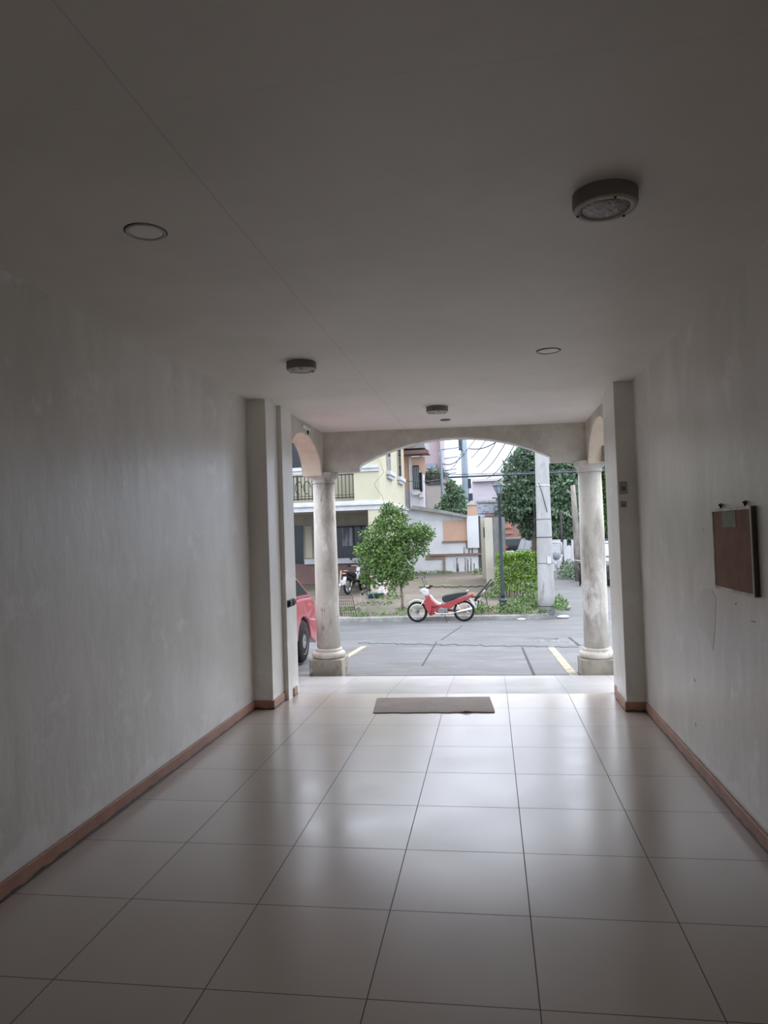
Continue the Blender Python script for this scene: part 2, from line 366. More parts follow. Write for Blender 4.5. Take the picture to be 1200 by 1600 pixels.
# columns
CYc = 9.16
def column(uc, label):
    cxt = at(uc[0], 760, CYc).x; cx = cxt
    t = thing('portico_column', label, 'column', (cx, CYc, -.35))
    o = Vector((0, 0, .35))
    Zc = ZB
    zb = at(uc[0], 1031, CYc-.2).z
    b = MB(); b.lathe([(.150, zb+.12+.35), (.152, zb+.6+.35), (.150, 1.3+.35), (.140, Zc-.13+.35)], 40); b.build('shaft', COL, t)
    z = Zc+.35
    b = MB(); b.lathe([(.140, z-.14), (.152, z-.138), (.154, z-.122), (.146, z-.115), (.150, z-.09), (.178, z-.07), (.190, z-.045), (.186, z-.03), (.196, z-.022), (.196, z)], 40); b.build('capital', COL, t)
    z = zb+.35
    b = MB(); b.lathe([(.195, z), (.212, z+.02), (.217, z+.045), (.210, z+.07), (.185, z+.082), (.170, z+.088), (.176, z+.10), (.172, z+.118), (.152, z+.125)], 40); b.build('base_moulding', COL, t)
    b = MB(); b.box(-.215, -.215, -.02, .215, .215, z); b.build('plinth', PLINTH, t, bevel=.012)
    return t
column((506,), 'weathered round column on the left side of the arch, in front of the red car')
column((922,), 'weathered round column on the right side of the arch, beside the concrete utility pole')

# ------------------------------------------------------------------ fittings in the hall
FIX = mat('grey_lamp_housing', (.19,.17,.155), .5)
FIXP = mat('pale_lamp_ring', (.42,.39,.34), .5)
LENS = mat('ribbed_lamp_glass', (.40,.37,.36), .2, col2=(.20,.18,.17), scale=60, lo=.4, hi=.6, bump=.5, bscale=60)
def surface_lamp(u, v, label, r=.125, h=.055, s=1):
    p = on(u, v, 2, 2.93); z = CZ(p.x)
    t = thing('ceiling_light', label, 'ceiling light', (p.x, p.y, z), 0, 'round surface-mounted ceiling lights')
    b = MB(); b.lathe([(r, .004), (r, -h*.8), (r*.97, -h), (r*.9, -h-.003), (r*.9, -h*.6)], 40, cap=False); b.build('housing', FIX, t)
    b = MB(); b.lathe([(r*.97, -h-.001), (r*.94, -h-.006), (r*.78, -h-.008), (r*.74, -h-.002)], 40, cap=False); b.build('ring', FIXP, t)
    b = MB(); b.lathe([(r*.75, -h+.004), (r*.70, -h-.004), (r*.4, -h-.010), (0.002, -h-.012)], 40, cap=False); b.build('lens', LENS, t)
    for a in (.7, 2.8, 4.9):
        b = MB(); b.ball((r*.86*math.cos(a), r*.86*math.sin(a), -h-.008), .006, 8); b.build('screw', DARK, t)
surface_lamp(945, 309, 'large round grey ceiling lamp nearest the viewer, on the right half of the ceiling')
surface_lamp(471, 575, 'round grey ceiling lamp near the left wall pilaster', .115)
surface_lamp(683, 640, 'round grey ceiling lamp closest to the arch, left of the crown', .115)
REC = mat('recessed_ring', (.50,.47,.42), .5); RECI = mat('recessed_lens', (.80,.78,.74), .35)
def recessed(u, v, label, r=.085):
    p = on(u, v, 2, 2.95); z = CZ(p.x)
    t = thing('recessed_downlight', label, 'ceiling light', (p.x, p.y, z), 0, 'flat recessed downlights')
    b = MB(); b.lathe([(r, .003), (r, -.005), (r*.93, -.008), (r*.84, -.004), (r*.82, .002)], 40, cap=False); b.build('ring', REC, t)
    b = MB(); b.lathe([(r*.82, -.002), (.002, -.003)], 40, cap=False); b.build('lens', RECI, t)
    b = MB(); b.lathe([(r*1.06, .002), (r*1.06, -.0015), (r, -.0015), (r, .002)], 40, cap=False); b.build('painted_shadow_ring', DARK, t)  # dark ring painted as the shadow line around the fitting
recessed(228, 370, 'flat white recessed downlight on the left, above the left wall')
recessed(857, 547, 'flat white recessed downlight at the right, beyond the large grey lamp')
p = on(696, 658, 2, 2.94)
b = MB(); b.lathe([(.06, .003), (.06, -.008), (.045, -.012), (.002, -.012)], 28, cap=False)
o = b.build('blanking_cap', mat('dark_cap', (.10,.10,.10), .6)); o.location = (p.x, p.y, CZ(p.x)); tag(o, 'small dark round cap on the ceiling just beyond the farthest grey lamp', 'ceiling cap')

# notice board on the right wall (all measured on the wall plane)
X = XR
yf, yn, z0, z1 = 4.42, 3.79, 1.262, 1.720
t = thing('notice_board', 'brown cork notice board in a chipped pale frame, hung on the right wall', 'notice board', (X, (yf+yn)/2, z0))
hy = (yf-yn)/2; H = z1-z0
CORK = mat('brown_cork', (.30,.18,.135), .9, col2=(.24,.14,.10), scale=9, bump=.4, bscale=90, spots=[((.07,.05,.04), 38, .62, .68, .9), ((.33,.21,.14), 22, .62, .70, .6)])
FRM = mat('chipped_pale_frame', (.72,.69,.63), .55, col2=(.45,.41,.36), scale=8, spots=[((.12,.10,.09), 25, .66, .70, .8)])
MB().box(-.020, -hy+.010, .010, -.002, hy-.010, H-.010).build('cork_panel', CORK, t)
for nm, bx in (('frame_rail', (-.026,-hy,H-.016,0,hy,H)), ('frame_rail', (-.026,-hy,0,0,hy,.016)), ('frame_stile', (-.026,-hy,.016,0,-hy+.014,H-.016)), ('frame_stile', (-.026,hy-.014,.016,0,hy,H-.016))):
    MB().box(*bx).build(nm, FRM, t, bevel=.002, seg=1)
MB().box(-.024, -hy-.012, .004, -.001, -hy-.0005, H-.002).build('dark_side_edge', mat('board_edge_dark', (.07,.06,.05), .7), t)
MB().box(-.0225, -.085, H-.105, -.0205, .135, H-.020).build('paper_scrap', mat('faded_green_paper', (.27,.30,.22), .8, col2=(.22,.25,.19), scale=20), t)
for yy in (.19, -.20):
    h = MB(); h.tube([(-.012,yy,H-.004),(-.012,yy,H+.016),(-.022,yy-.01,H+.022),(-.022,yy-.02,H+.016)], .0045, 6); h.lathe([(.012,0),(.012,.008)], 12, Matrix.Translation((-.005,yy,H+.018)) @ Matrix.Rotation(-PI/2,4,'Y')); h.build('hanging_hook', IRON, t)
# repaired plaster patch and scratches on the right wall
poly = [on(u, v, 0, X) for u, v in ((1091,925),(1100,919),(1112,921),(1119,935),(1118,965),(1117,990),(1114,1016),(1108,1000),(1103,990),(1092,980),(1088,955))]
b = MB(); b.prism([(q.y, q.z) for q in poly], X-.0015, X+.002, axis='x'); struct(b.build('wall_patch', mat('patched_plaster', (.70,.665,.62), .40, col2=(.64,.61,.56), scale=4)))
SCR = mat('scratch_dark', (.22,.20,.17), .8)
b = MB()
for u, v, du, dv in ((1085,1060,1,5),(1087,1130,1,5),(1149,945,2,-3),(1174,970,6,2),(1100,826,0,3)):
    a = on(u, v, 0, X); c = on(u+du, v+dv, 0, X); a.x = c.x = X-.0005; b.tube([a, c], .002, 5)
struct(b.build('wall_scratches', SCR))
# switch plates on the right pilaster front face (y = 6.625)
for (u, v, w_, h_, lab) in ((974,762,.035,.055,'upper small grey switch plate on the shaded face of the right pilaster'), (974,788,.028,.028,'lower small square socket on the shaded face of the right pilaster')):
    q = at(u, v, 6.625)
    t = thing('switch_plate', lab, 'switch', (q.x, 6.625, q.z), 0, 'electrical plates on the right pilaster')
    MB().box(-w_, -.008, -h_, w_, 0, h_).build('plate', mat('grey_plate', (.34,.34,.31), .5), t, bevel=.003)
    MB().box(-w_*.45, -.013, -h_*.4-.006, w_*.45, -.008, h_*.3-.006).build('rocker', mat('rocker_dark', (.14,.15,.15), .5), t, bevel=.002)
# black latch on the left wall end
q = on(454, 942, 0, -2.06)
t = thing('wall_bracket', 'small black bracket with two rounded lobes on the left wall end, beside the red car', 'bracket', (-2.06, 7.2, q.z))
MB().box(0, -.13, -.038, .012, .13, .038).build('plate', IRON, t, bevel=.012)
b = MB(); b.box(.010, -.12, -.030, .032, -.02, .030); b.build('lobe', IRON, t, bevel=.014)
b = MB(); b.box(.010, .02, -.026, .030, .12, .026); b.build('lobe', IRON, t, bevel=.012)
# cracked plaster bits where the left side arch meets the ceiling
b = MB(); b.box(-2.14, 8.0, 2.90, -2.08, 8.35, 2.93); b.box(-2.13, 8.25, 2.84, -2.10, 8.33, 2.90); struct(b.build('trim_2', EDGE))

# cardboard mat on the floor
g = [on(583,1114,2,.004), on(773,1113,2,.004), on(765,1089,2,.004), on(589,1091,2,.004)]
b = MB(); n = 34; top = []; 
for i in range(n+1):
    s = i/n; near = g[0].lerp(g[1], s); far = g[3].lerp(g[2], s)
    k = noise.noise(Vector((s*9, 2, 0)))*.018 if i not in (0, n) else 0
    wave = .008+.004*noise.noise(Vector((s*5, 7, 0)))+.014*math.exp(-((s-.77)/.03)**2)
    top.append(((near.x, near.y+k, wave), (near.x, near.y+.05, .010), (far.x, far.y, .008)))
vs = []
for a in top: vs += [(a[0][0], a[0][1]+.002, .0005), a[0], a[1], a[2], (a[2][0], a[2][1], .0005)]
b.add(vs, [(i*5+k, (i+1)*5+k, (i+1)*5+(k+1) % 5, i*5+(k+1) % 5) for i in range(n) for k in range(5)]+[(0,1,2,3,4), tuple(n*5+k for k in (4,3,2,1,0))])
o = b.build('cardboard_mat', mat('grey_brown_cardboard', (.27,.235,.205), .85, col2=(.23,.20,.175), scale=5))
tag(o, 'flattened brown cardboard mat with a torn near edge on the tiles before the ramp', 'mat')

# ------------------------------------------------------------------ the ground outside
def gz(y):
    if y < 9: return -.16-.055*(y-9)*.3
    if y < 19.2: return -.16-.055*(y-9)
    return -.72
def grid(xs, ys, fz, name, m_):
    b = MB(); nx, ny = len(xs), len(ys)
    vs = [(x, y, fz(x, y)) for y in ys for x in xs]
    b.add(vs, [(j*nx+i, j*nx+i+1, (j+1)*nx+i+1, (j+1)*nx+i) for j in range(ny-1) for i in range(nx-1)], True)
    return struct(b.build(name, m_))
fr = lambda a, c, n: [a+(c-a)*i/n for i in range(n+1)]
DRV = mat('driveway_slab', (.098,.10,.108), .55, col2=(.062,.064,.07), scale=1.6, bump=.5, bscale=40, stretch=(.5,1,1),
          spots=[((.16,.165,.17), 4, .55, .66, .7, (.4,1,1)), ((.085,.07,.058), 1.1, .55, .68, .7, (.5,1,1))])
grid(fr(-40, 40, 80), fr(-6, 7.0, 6)+fr(7.3, 12.5, 26), lambda x, y: gz(y)-(.25 if y < 8.95 and -2.6 < x < 1.65 else 0), 'driveway', DRV)
grid(fr(-40, 40, 80), fr(12.5, 19.2, 34)+fr(19.4, 160, 60), lambda x, y: gz(y), 'street', ASPH)
def isl(x, y):     # yard beyond the kerb
    return -.60+.0556*min(max(y-19.3, 0), 11)
XI = 1.75
KY = 19.15
# yard outline has a rounded corner on the right
def yard_mesh():
    b = MB(); rows = fr(KY+.12, 60, 60); vs = []; nx = 40
    for y in rows:
        xr = XI-.12 if y > KY+1.0 else XI-.12-(1-math.sqrt(max(0, 1-((KY+1.0-y)/.9)**2)))*.9
        xr = max(xr, .3)
        for i in range(nx+1):
            x = -40+(xr+40)*(i/nx)**.35
            vs.append((x, y, isl(x, y)*1.0 if y < 31 else isl(x, 31)))
    nx += 1
    b.add(vs, [(j*nx+i, j*nx+i+1, (j+1)*nx+i+1, (j+1)*nx+i) for j in range(len(rows)-1) for i in range(nx-1)], True)
    return struct(b.build('yard_ground', YARD))
yard_mesh()
# kerb following the corner
b = MB(); path = [(-30, KY), (XI-.95, KY)]+[(XI-.95+.95*math.sin(a), KY+.95-.95*math.cos(a)) for a in fr(.15, PI/2, 10)]+[(XI, 60)]
fine = []
for (x0,y0),(x1,y1) in zip(path, path[1:]):
    n = max(1, int(math.hypot(x1-x0, y1-y0)/.5)); fine += [(x0+(x1-x0)*i/n, y0+(y1-y0)*i/n) for i in range(n)]
fine.append(path[-1]); vs = []
for i, (x, y) in enumerate(fine):
    x1, y1 = fine[min(i+1, len(fine)-1)]; x0, y0 = fine[max(i-1, 0)]; d = Vector((x1-x0, y1-y0)).normalized(); nn = Vector((-d.y, d.x))
    zt = isl(x, y)+.01+.015*noise.noise(Vector((x*1.3, y, 0)))
    if y > 21: zt = isl(x, min(y, 31))+.02
    vs += [(x, y, -.9), (x, y, zt-.02), (x+nn.x*.02, y+nn.y*.02, zt), (x+nn.x*.16, y+nn.y*.16, zt), (x+nn.x*.18, y+nn.y*.18, -.9)]
b.add(vs, [(i*5+j, (i+1)*5+j, (i+1)*5+(j+1) % 5, i*5+(j+1) % 5) for i in range(len(fine)-1) for j in range(5)])
struct(b.build('kerb', KERB))
def gp(u, v, f=None, y0=9.0, y1=90):
    """where the sight line meets the ground"""
    d = ray(u, v); f = f or (lambda x, y: gz(y)); y = y0
    while y < y1:
        p = ORG+d*(y/d.y)
        if p.z <= f(p.x, y): return Vector((p.x, y, f(p.x, y)))
        y += .02
    return p
# painted bay lines, joints and cracks lie on the concrete
def strip(pts, wdt, name, m_, label=None, cat=None, lift=.006):
    b = MB(); vs = []; k = len(pts)
    for i, p in enumerate(pts):
        a = pts[max(i-1, 0)]; c = pts[min(i+1, k-1)]; d = (c-a); d.z = 0; d.normalize(); nn = Vector((-d.y, d.x, 0))*wdt/2
        vs += [p+nn+Vector((0,0,lift)), p-nn+Vector((0,0,lift)), p+nn-Vector((0,0,.01)), p-nn-Vector((0,0,.01))]
    b.add(vs, [q for i in range(k-1) for q in ((4*i, 4*i+1, 4*i+5, 4*i+4), (4*i, 4*i+4, 4*i+6, 4*i+2), (4*i+1, 4*i+3, 4*i+7, 4*i+5))]+[(0,2,3,1)])
    o = b.build(name, m_)
    return tag(o, label, cat) if label else struct(o)
def dens(a, c, n, wob=0):
    return [a.lerp(c, i/n)+Vector((0, wob*noise.noise(Vector((i*.7, a.x*3, 1))), 0)) for i in range(n+1)]
def onground(ps): return [Vector((p.x, p.y, gz(p.y))) for p in ps]
strip(onground(dens(gp(520,1040), gp(569,1010), 8)), .10, 'bay_line', YEL, 'faded yellow bay line on the concrete right of the left column', 'painted line')
strip(onground(dens(gp(897,1056), gp(861,1012), 8)), .11, 'bay_line', YEL, 'faded yellow bay line on the concrete left of the right column', 'painted line')
strip(onground(dens(gp(560,1005), gp(905,1012), 60, .22)), .035, 'paving_crack', DARK)
strip(onground(dens(gp(660,1040), gp(682,1003), 8)), .02, 'paving_joint', DARK)
strip(onground(dens(gp(816,1012), gp(835,1056), 8)), .03, 'paving_joint', DARK)
strip(onground(dens(gp(889,996), gp(905,1009), 4)), .04, 'paving_joint', DARK)
strip(onground(dens(gp(690,1000), gp(722,978), 8)), .02, 'paving_joint', DARK)
strip(onground(dens(gp(830,997), gp(864,999), 10, .1)), .28, 'pothole_patch', mat('pothole_dark', (.10,.10,.105), .9, scale=8))
strip(onground(dens(gp(842,1001), gp(898,1003), 12, .2)), .22, 'rubble_patch', mat('crumbled_concrete', (.21,.21,.205), .95, col2=(.09,.09,.09), scale=16, lo=.45, hi=.55, bump=.8))
YG = lambda x, y: isl(x, y)
def yp(u, v): return gp(u, v, YG, 19.3, 31)
b = MB()
for p_ in (dens(yp(655,918), yp(760,917), 30, .3),):
    for i in range(len(p_)-1):
        a, c = p_[i], p_[i+1]; b.tube([(a.x, a.y, isl(0, a.y)), (c.x, c.y, isl(0, c.y))], .035, 5)
struct(b.build('yard_joint', mat('yard_joint_dark', (.045,.04,.035), .9)))

# ------------------------------------------------------------------ plants
def foliage(blobs, n, ln, wd, shell=.55, jit=.12):
    b = MB(); tot = sum(r[0]*r[1]+r[1]*r[2]+r[0]*r[2] for _, r in blobs)
    for c, r in blobs:
        k = int(n*(r[0]*r[1]+r[1]*r[2]+r[0]*r[2])/tot)
        for _ in range(k):
            d = Vector((random.gauss(0,1), random.gauss(0,1), random.gauss(0,1))).normalized()
            q = shell+(1-shell)*random.random()**.6
            q *= 1+jit*2*noise.noise(Vector((d.x*2.3+c[0], d.y*2.3, d.z*2.3+c[2])))*2
            p = Vector((c[0]+d.x*r[0]*q, c[1]+d.y*r[1]*q, c[2]+d.z*r[2]*q))
            dd = (d*.7+Vector((random.gauss(0,.6), random.gauss(0,.6), random.gauss(-.1,.6)))).normalized()
            s = .7+.6*random.random(); b.leaf(p, ln*s, wd*s, dd)
    b.norecalc = True
    return b
def branches(b, base, tips, r):
    for t_ in tips:
        m1 = base.lerp(t_, .5)+Vector((random.uniform(-.1,.1), random.uniform(-.1,.1), .08)); b.tube([base, m1, t_], [r, r*.6, r*.2], 6)

# small round street tree
y_t = yp(628, 955); TY = y_t.y+.1
t = thing('street_tree', 'small bushy green tree with a thin trunk beside the red motorcycle', 'tree', (y_t.x, TY, isl(0, TY)))
def rel(u, v, dy=0): q = at(u, v, TY+dy); return Vector((q.x-y_t.x, dy, q.z-isl(0, TY)))
b = MB(); top = rel(615, 868); b.tube([(0,0,-.05), (.01,0,.3), rel(626,905), rel(622,885), top], [.045,.036,.034,.03,.022], 8)
branches(b, rel(622, 885), [rel(575,850,.2), rel(600,815,-.2), rel(650,840,.1), rel(590,880,-.3), rel(620,800,.1), rel(660,835,-.2)], .02)
b.build('trunk', BARK, t)
bl = []
for (u, v, ru, rv, dy) in ((605,838,38,36,0),(585,868,28,28,-.2),(612,810,24,20,.1),(640,850,32,26,.1),(652,832,24,14,-.1),(610,880,32,26,-.3),(582,900,22,18,.1),(628,895,20,20,0),(612,900,12,26,-.2),(570,860,16,16,.2),(668,835,10,7,0),(606,796,12,10,0)):
    c = rel(u, v, dy); s = TY/F_PX; bl.append((c, (ru*s, ru*s*.85, rv*s)))
foliage(bl, 15000, .075, .045, .3).build('foliage', LEAF, t)

# hedge beside the lamp post
HY = 22.2
hx0 = at(779, 900, HY).x; hx1 = XI-.34; hz0 = isl(0, HY); hz1 = at(810, 866, HY).z
t = thing('hedge', 'bright green clipped hedge between the lamp post and the concrete pole', 'hedge', ((hx0+hx1)/2, HY+.9, hz0))
b = MB(); hw = (hx1-hx0)/2; hh = hz1-hz0
for _ in range(9000):
    x = random.uniform(-hw, hw); yy = random.uniform(-.9, .9); z = random.uniform(.15, hh)
    k = random.random()
    if k < .45: yy = -.9+random.random()**2*.25
    elif k < .8: z = hh-random.random()**2*.18
    elif k < .9: x = (hw-.1*random.random())*random.choice((-1,1))
    zz = z+.07*noise.noise(Vector((x*2, yy*2, 3)))
    yy += .12*noise.noise(Vector((x*3, z*3, 5)))
    if z < .45 and random.random() < .5: continue
    b.leaf((x, yy, zz), random.uniform(.06,.1), random.uniform(.035,.055))
b.norecalc = True; b.build('foliage', LEAFB, t)
b = MB()
for i in range(12):
    x = -hw+.15+(2*hw-.3)*i/11; yy = random.uniform(-.5,.5)
    b.tube([(x, yy, -.03), (x+.05, yy, hh*.5), (x-.04, yy+.1, hh*.85)], [.018,.014,.006], 5)
b.build('stems', BARK, t)
# weeds and creeping plants on the kerb: nobody could count their leaves
def weeds(name, spots, n, label, hgt=.28, ln=.11, m_=WEED):
    b = MB()
    for (c, rx, ry, h) in spots:
        for _ in range(int(n*rx*ry*150)+80):
            a = random.random()*2*PI; q = random.random()**.5
            x, y = c.x+rx*q*math.cos(a), c.y+ry*q*math.sin(a)
            z = c.z+h*random.random()*(1-.6*q)
            b.leaf((x, y, z), ln*random.uniform(.5,1.0), ln*.38, Vector((random.gauss(0,.6), random.gauss(0,.6), random.uniform(.2,1))).normalized())
    b.norecalc = True; o = b.build(name, m_); return tag(o, label, 'weeds', kind='stuff')
P = lambda u, v: yp(u, v)
weeds('weeds', [(P(795,958),.5,.35,.34),(P(815,950),.5,.45,.42),(P(832,948),.4,.5,.5),(P(820,963),.6,.12,.22),(P(838,935),.35,.6,.55)], 9, 'leafy weeds around the foot of the concrete pole and lamp post')
weeds('weeds', [(P(868,955),.28,.45,.40),(P(874,948),.22,.6,.35)], 9, 'clump of weeds at the kerb corner right of the concrete pole')
weeds('weeds', [(P(745,960),.35,.2,.34),(P(752,955),.25,.3,.3)], 9, 'green weeds right behind the rear wheel of the red motorcycle')
weeds('weeds', [(P(561,966),.25,.12,.16),(P(600,962),.7,.25,.10),(P(612,935),.4,.7,.12),(P(545,955),.4,.4,.12),(P(640,955),.45,.4,.16),(P(585,945),.6,.5,.10)], 3, 'thin grass tufts along the kerb left of the red motorcycle', ln=.09)
weeds('weeds', [(P(777,905),.28,.8,.7),(P(779,925),.3,.6,.5),(P(768,935),.3,.4,.3)], 5, 'low shrubs at the foot of the cream gate wall', ln=.12)
weeds('weeds', [(P(640,898),2.0,.5,.12),(P(752,897),.5,.4,.25)], 1.5, 'weeds along the base of the white garden wall', ln=.14)
# pale rubbish at the kerb corner
for (u, v, sx_, sz_, lab) in ((880,966,.16,.05,'crumpled white plastic scrap lying at the kerb corner'), (815,969,.12,.03,'small white plastic scrap lying on the road before the lamp post'), (884,953,.17,.08,'pale stone on the road edge right of the concrete pole')):
    q = gp(u, v)
    b = MB(); b.ball((0,0,0), 1, 10)
    b.v = [(x*sx_*(1+.3*noise.noise(Vector((x*2,y*2,z*2)))), y*.1, z*sz_*(1+.5*noise.noise(Vector((x*3,y,z*3+4))))) for x, y, z in b.v]
    o = b.build('stone' if 'stone' in lab else 'plastic_scrap', WHITEP if 'plastic' in lab else KERB); o.location = (q.x, q.y, q.z+sz_*.8); tag(o, lab, 'stone' if 'stone' in lab else 'litter')

# ------------------------------------------------------------------ two-wheelers
def PX(px, py): return ((700-px)/397.5, (605-py)/397.5)
def wheel_parts(t, x, r, nm):
    wx = Matrix.Translation((x, 0, r)) @ Matrix.Rotation(PI/2, 4, 'X')
    prof = []
    for i in range(13):
        a = 2*PI*i/12; prof.append((r-.032+.032*math.cos(a), .034*math.sin(a)))
    w_ = MB().lathe(prof, 36, wx, cap=False).build(nm, RUBBER, t)
    prof = [(r-.075+.0, -.024), (r-.058, -.026), (r-.058, .026), (r-.075, .024), (r-.068, 0), (r-.075, -.024)]
    MB().lathe(prof, 36, wx, cap=False).build('rim', CHROME, w_)
    b = MB()
    for i in range(24):
        a = 2*PI*i/24; a2 = a+(.5 if i % 2 else -.5); s = .02 if i % 4 < 2 else -.02
        b.tube([(x+.03*math.cos(a2), s, r+.03*math.sin(a2)), (x+(r-.07)*math.cos(a), 0, r+(r-.07)*math.sin(a))], .0035, 4, False)
    b.build('spokes', CHROME, w_)
    MB().lathe([(.055, -.04), (.058, -.02), (.035, -.015), (.035, .015), (.05, .02), (.05, .045)], 20, wx).build('hub', ALLOY, w_)
    return w_
def motorcycle(label, loc, rz, body, shield, fender, group=None):
    t = thing('motorcycle', label, 'motorcycle', loc, rz, group)
    wheel_parts(t, 0, .275, 'rear_wheel'); wheel_parts(t, 1.22, .27, 'front_wheel')
    q = lambda pts: [PX(*p) for p in pts]
    # frame and body shell
    shell = q([(300,372),(322,335),(352,318),(372,352),(392,388),(440,425),(490,420),(600,375),(740,338),(800,312),(806,325),(780,352),(735,380),(640,415),(590,445),(560,470),(470,478),(440,490),(400,520),(352,542),(346,530),(366,486),(318,448),(296,405)])
    MB().prism(shell, -.085, .085).build('body_shell', body, t, bevel=.02)
    MB().prism(q([(290,375),(330,320),(352,318),(372,362),(440,430),(420,445),(370,440),(366,486),(346,535),(330,500),(300,440)]), -.15, .15).build('leg_shield', body, t, bevel=.025)
    MB().prism(q([(345,330),(360,322),(400,375),(450,408),(480,402),(470,424),(432,428),(385,395)]), -.09, .09).build('inner_cover', shield, t, bevel=.01)
    MB().prism(q([(478,345),(520,326),(640,305),(735,295),(750,305),(735,325),(610,368),(520,402),(495,400),(480,375)]), -.11, .11).build('seat', SEATV, t, bevel=.025)
    MB().prism(q([(762,318),(800,308),(808,322),(790,338),(760,345)]), -.07, .07).build('tail_light', mat('orange_tail_lens', (.7,.16,.05), .25), t, bevel=.012)
    b = MB(); a = PX(742,288); c = PX(725,330)
    for s in (-.07, .07): b.tube([(c[0], s, c[1]), (a[0]+.02, s, a[1]), (a[0]-.02, s, a[1]+.01)], .011, 6)
    b.tube([(a[0]-.02, -.07, a[1]+.01), (a[0]-.02, .07, a[1]+.01)], .012, 6); b.build('grab_rail', WHITEP, t)
    # front end
    MB().prism(q([(262,262),(300,250),(335,270),(345,315),(322,335),(290,325),(268,305)]), -.085, .085).build('headlight_cowl', shield, t, bevel=.03)
    x, z = PX(262, 285); MB().ball((x+.0, 0, z), .055, 14, (.6, 1.1, 1)).build('headlight', PALEGL, t)
    b = MB()
    for s in (-.075, .075): b.tube([(*PX(310,350),), ] and [(PX(310,350)[0], s, PX(310,350)[1]), (1.22, s, .27)], .017, 8)
    b.build('front_fork', CHROME, t)
    arc = [(1.22+.330*math.cos(a), .27+.330*math.sin(a)) for a in fr(.85, 2.1, 10)]
    arc2 = [(1.22+.30*math.cos(a), .27+.30*math.sin(a)) for a in fr(2.1, .85, 10)]
    MB().prism(arc+arc2, -.05, .05).build('front_fender', fender, t, bevel=.006)
    x, z = PX(318, 262)
    b = MB(); b.tube([(x,0,z), (x+.02,.12,z+.07), (x-.05,.30,z+.06), (x-.11,.36,z+.05)], .012, 7); b.tube([(x,0,z), (x+.02,-.12,z+.07), (x-.05,-.30,z+.06), (x-.11,-.36,z+.05)], .012, 7)
    hb = b.build('handlebar', CHROME, t)
    for s in (-1, 1):
        MB().tube([(x-.035, s*.28, z+.06), (x-.13, s*.375, z+.05)], .019, 8).build('grip', RUBBER, hb)
        b = MB(); b.tube([(x, s*.24, z+.06), (x+.05, s*.26, z+.20), (x+.07, s*.30, z+.27)], .006, 5); b.ball((x+.07, s*.32, z+.30), .055, 12, (.25, 1, .75)); b.build('mirror', BLACKP, hb)
        MB().tube([(x+.01, s*.2, z+.055), (x+.035, s*.36, z+.06)], .006, 5).build('lever', ALLOY, hb)
    # engine, exhaust, chassis
    b = MB(); M = Matrix.Translation((.58, 0, .285)) @ Matrix.Rotation(PI/2, 4, 'X'); b.lathe([(.08,-.12),(.095,-.10),(.095,.10),(.08,.12)], 24, M)
    b.tube([(.60,0,.30),(.78,0,.33)], .062, 12); b.box(.42, -.09, .22, .60, .09, .36)
    for i in range(5): b.lathe([(.08, .66-.6+i*.02), (.08, .668-.6+i*.02)], 16, Matrix.Translation((.60,0,.30)) @ Matrix.Rotation(R_(80), 4, 'Y'))
    b.build('engine', ALLOY, t, bevel=.01)
    b = MB(); b.tube([(.78,.10,.30),(.70,.13,.22),(.45,.14,.22),(.15,.15,.26)], .016, 8); b.tube([(.22,.15,.25),(.12,.16,.27),(-.22,.17,.35)], [.028,.042,.038], 12); b.build('exhaust', CHROME, t)
    b = MB(); b.tube([(.0,.07,.275),(.45,.07,.30)], .020, 8); b.tube([(.0,-.07,.275),(.45,-.07,.30)], .020, 8); b.tube([(.45,0,.33),(.62,0,.45),(1.0,0,.66)], .024, 8); b.build('swingarm', BLACKP, t)
    yl = mat('yellow_spring', (.75,.55,.12), .4)
    for s in (-.1, .1):
        a = PX(635, 425); c = PX(678, 505)
        f = MB().tube([(a[0], s, a[1]), (c[0], s, c[1])], .011, 8).build('shock_absorber', CHROME, t)
        MB().tube([(a[0]+(c[0]-a[0])*i/40+.016*math.cos(i*1.3), s+.016*math.sin(i*1.3), a[1]+(c[1]-a[1])*i/40) for i in range(2, 36)], .006, 4).build('spring', yl, f)
    a = PX(762, 362); c = PX(828, 462)
    MB().prism([(a[0]+.03, a[1]), (a[0]-.02, a[1]+.01), (c[0]-.01, c[1]), (c[0]+.02, c[1]-.01)], -.055, .055).build('rear_mudguard', WHITEP, t, bevel=.006)
    b = MB(); arc = [(.0+.315*math.cos(a_), .275+.315*math.sin(a_)) for a_ in fr(.7, 2.7, 10)]; arc2 = [(.30*math.cos(a_), .275+.30*math.sin(a_)) for a_ in fr(2.7, .7, 10)]
    b.prism(arc+arc2, -.05, .05); b.build('rear_fender', BLACKP, t)
    b = MB(); b.tube([(.55,-.22,.20),(.55,.22,.20)], .012, 6); b.tube([(.50,.10,.2),(.44,.20,.012)], .010, 6); b.build('footrest', BLACKP, t)
    MB().box(-.275, -.09, .44, -.262, .09, .56, Matrix.Rotation(R_(-8), 4, 'Y')).build('number_plate', mat('blank_plate', (.55,.57,.6), .5), t, bevel=.004)
    return t
p0 = gp(725, 971); p0.y -= 0
MY = 18.82
rx = at(725, 955, MY).x; rxf = at(652, 957, MY).x
motorcycle('red underbone motorcycle with black seat parked side-on at the kerb', (rx, MY, gz(MY)), PI, RED, WHITEP, WHITEP)
sc_p = at(548, 922, 24.0); g2 = isl(0, 24.0)
motorcycle('black motorcycle with white number plate seen from behind by the yellow house', (at(543, 915, 23.75).x, 23.75, isl(0, 23.75)), R_(76), BLACKP, WHITEP, BLACKP)
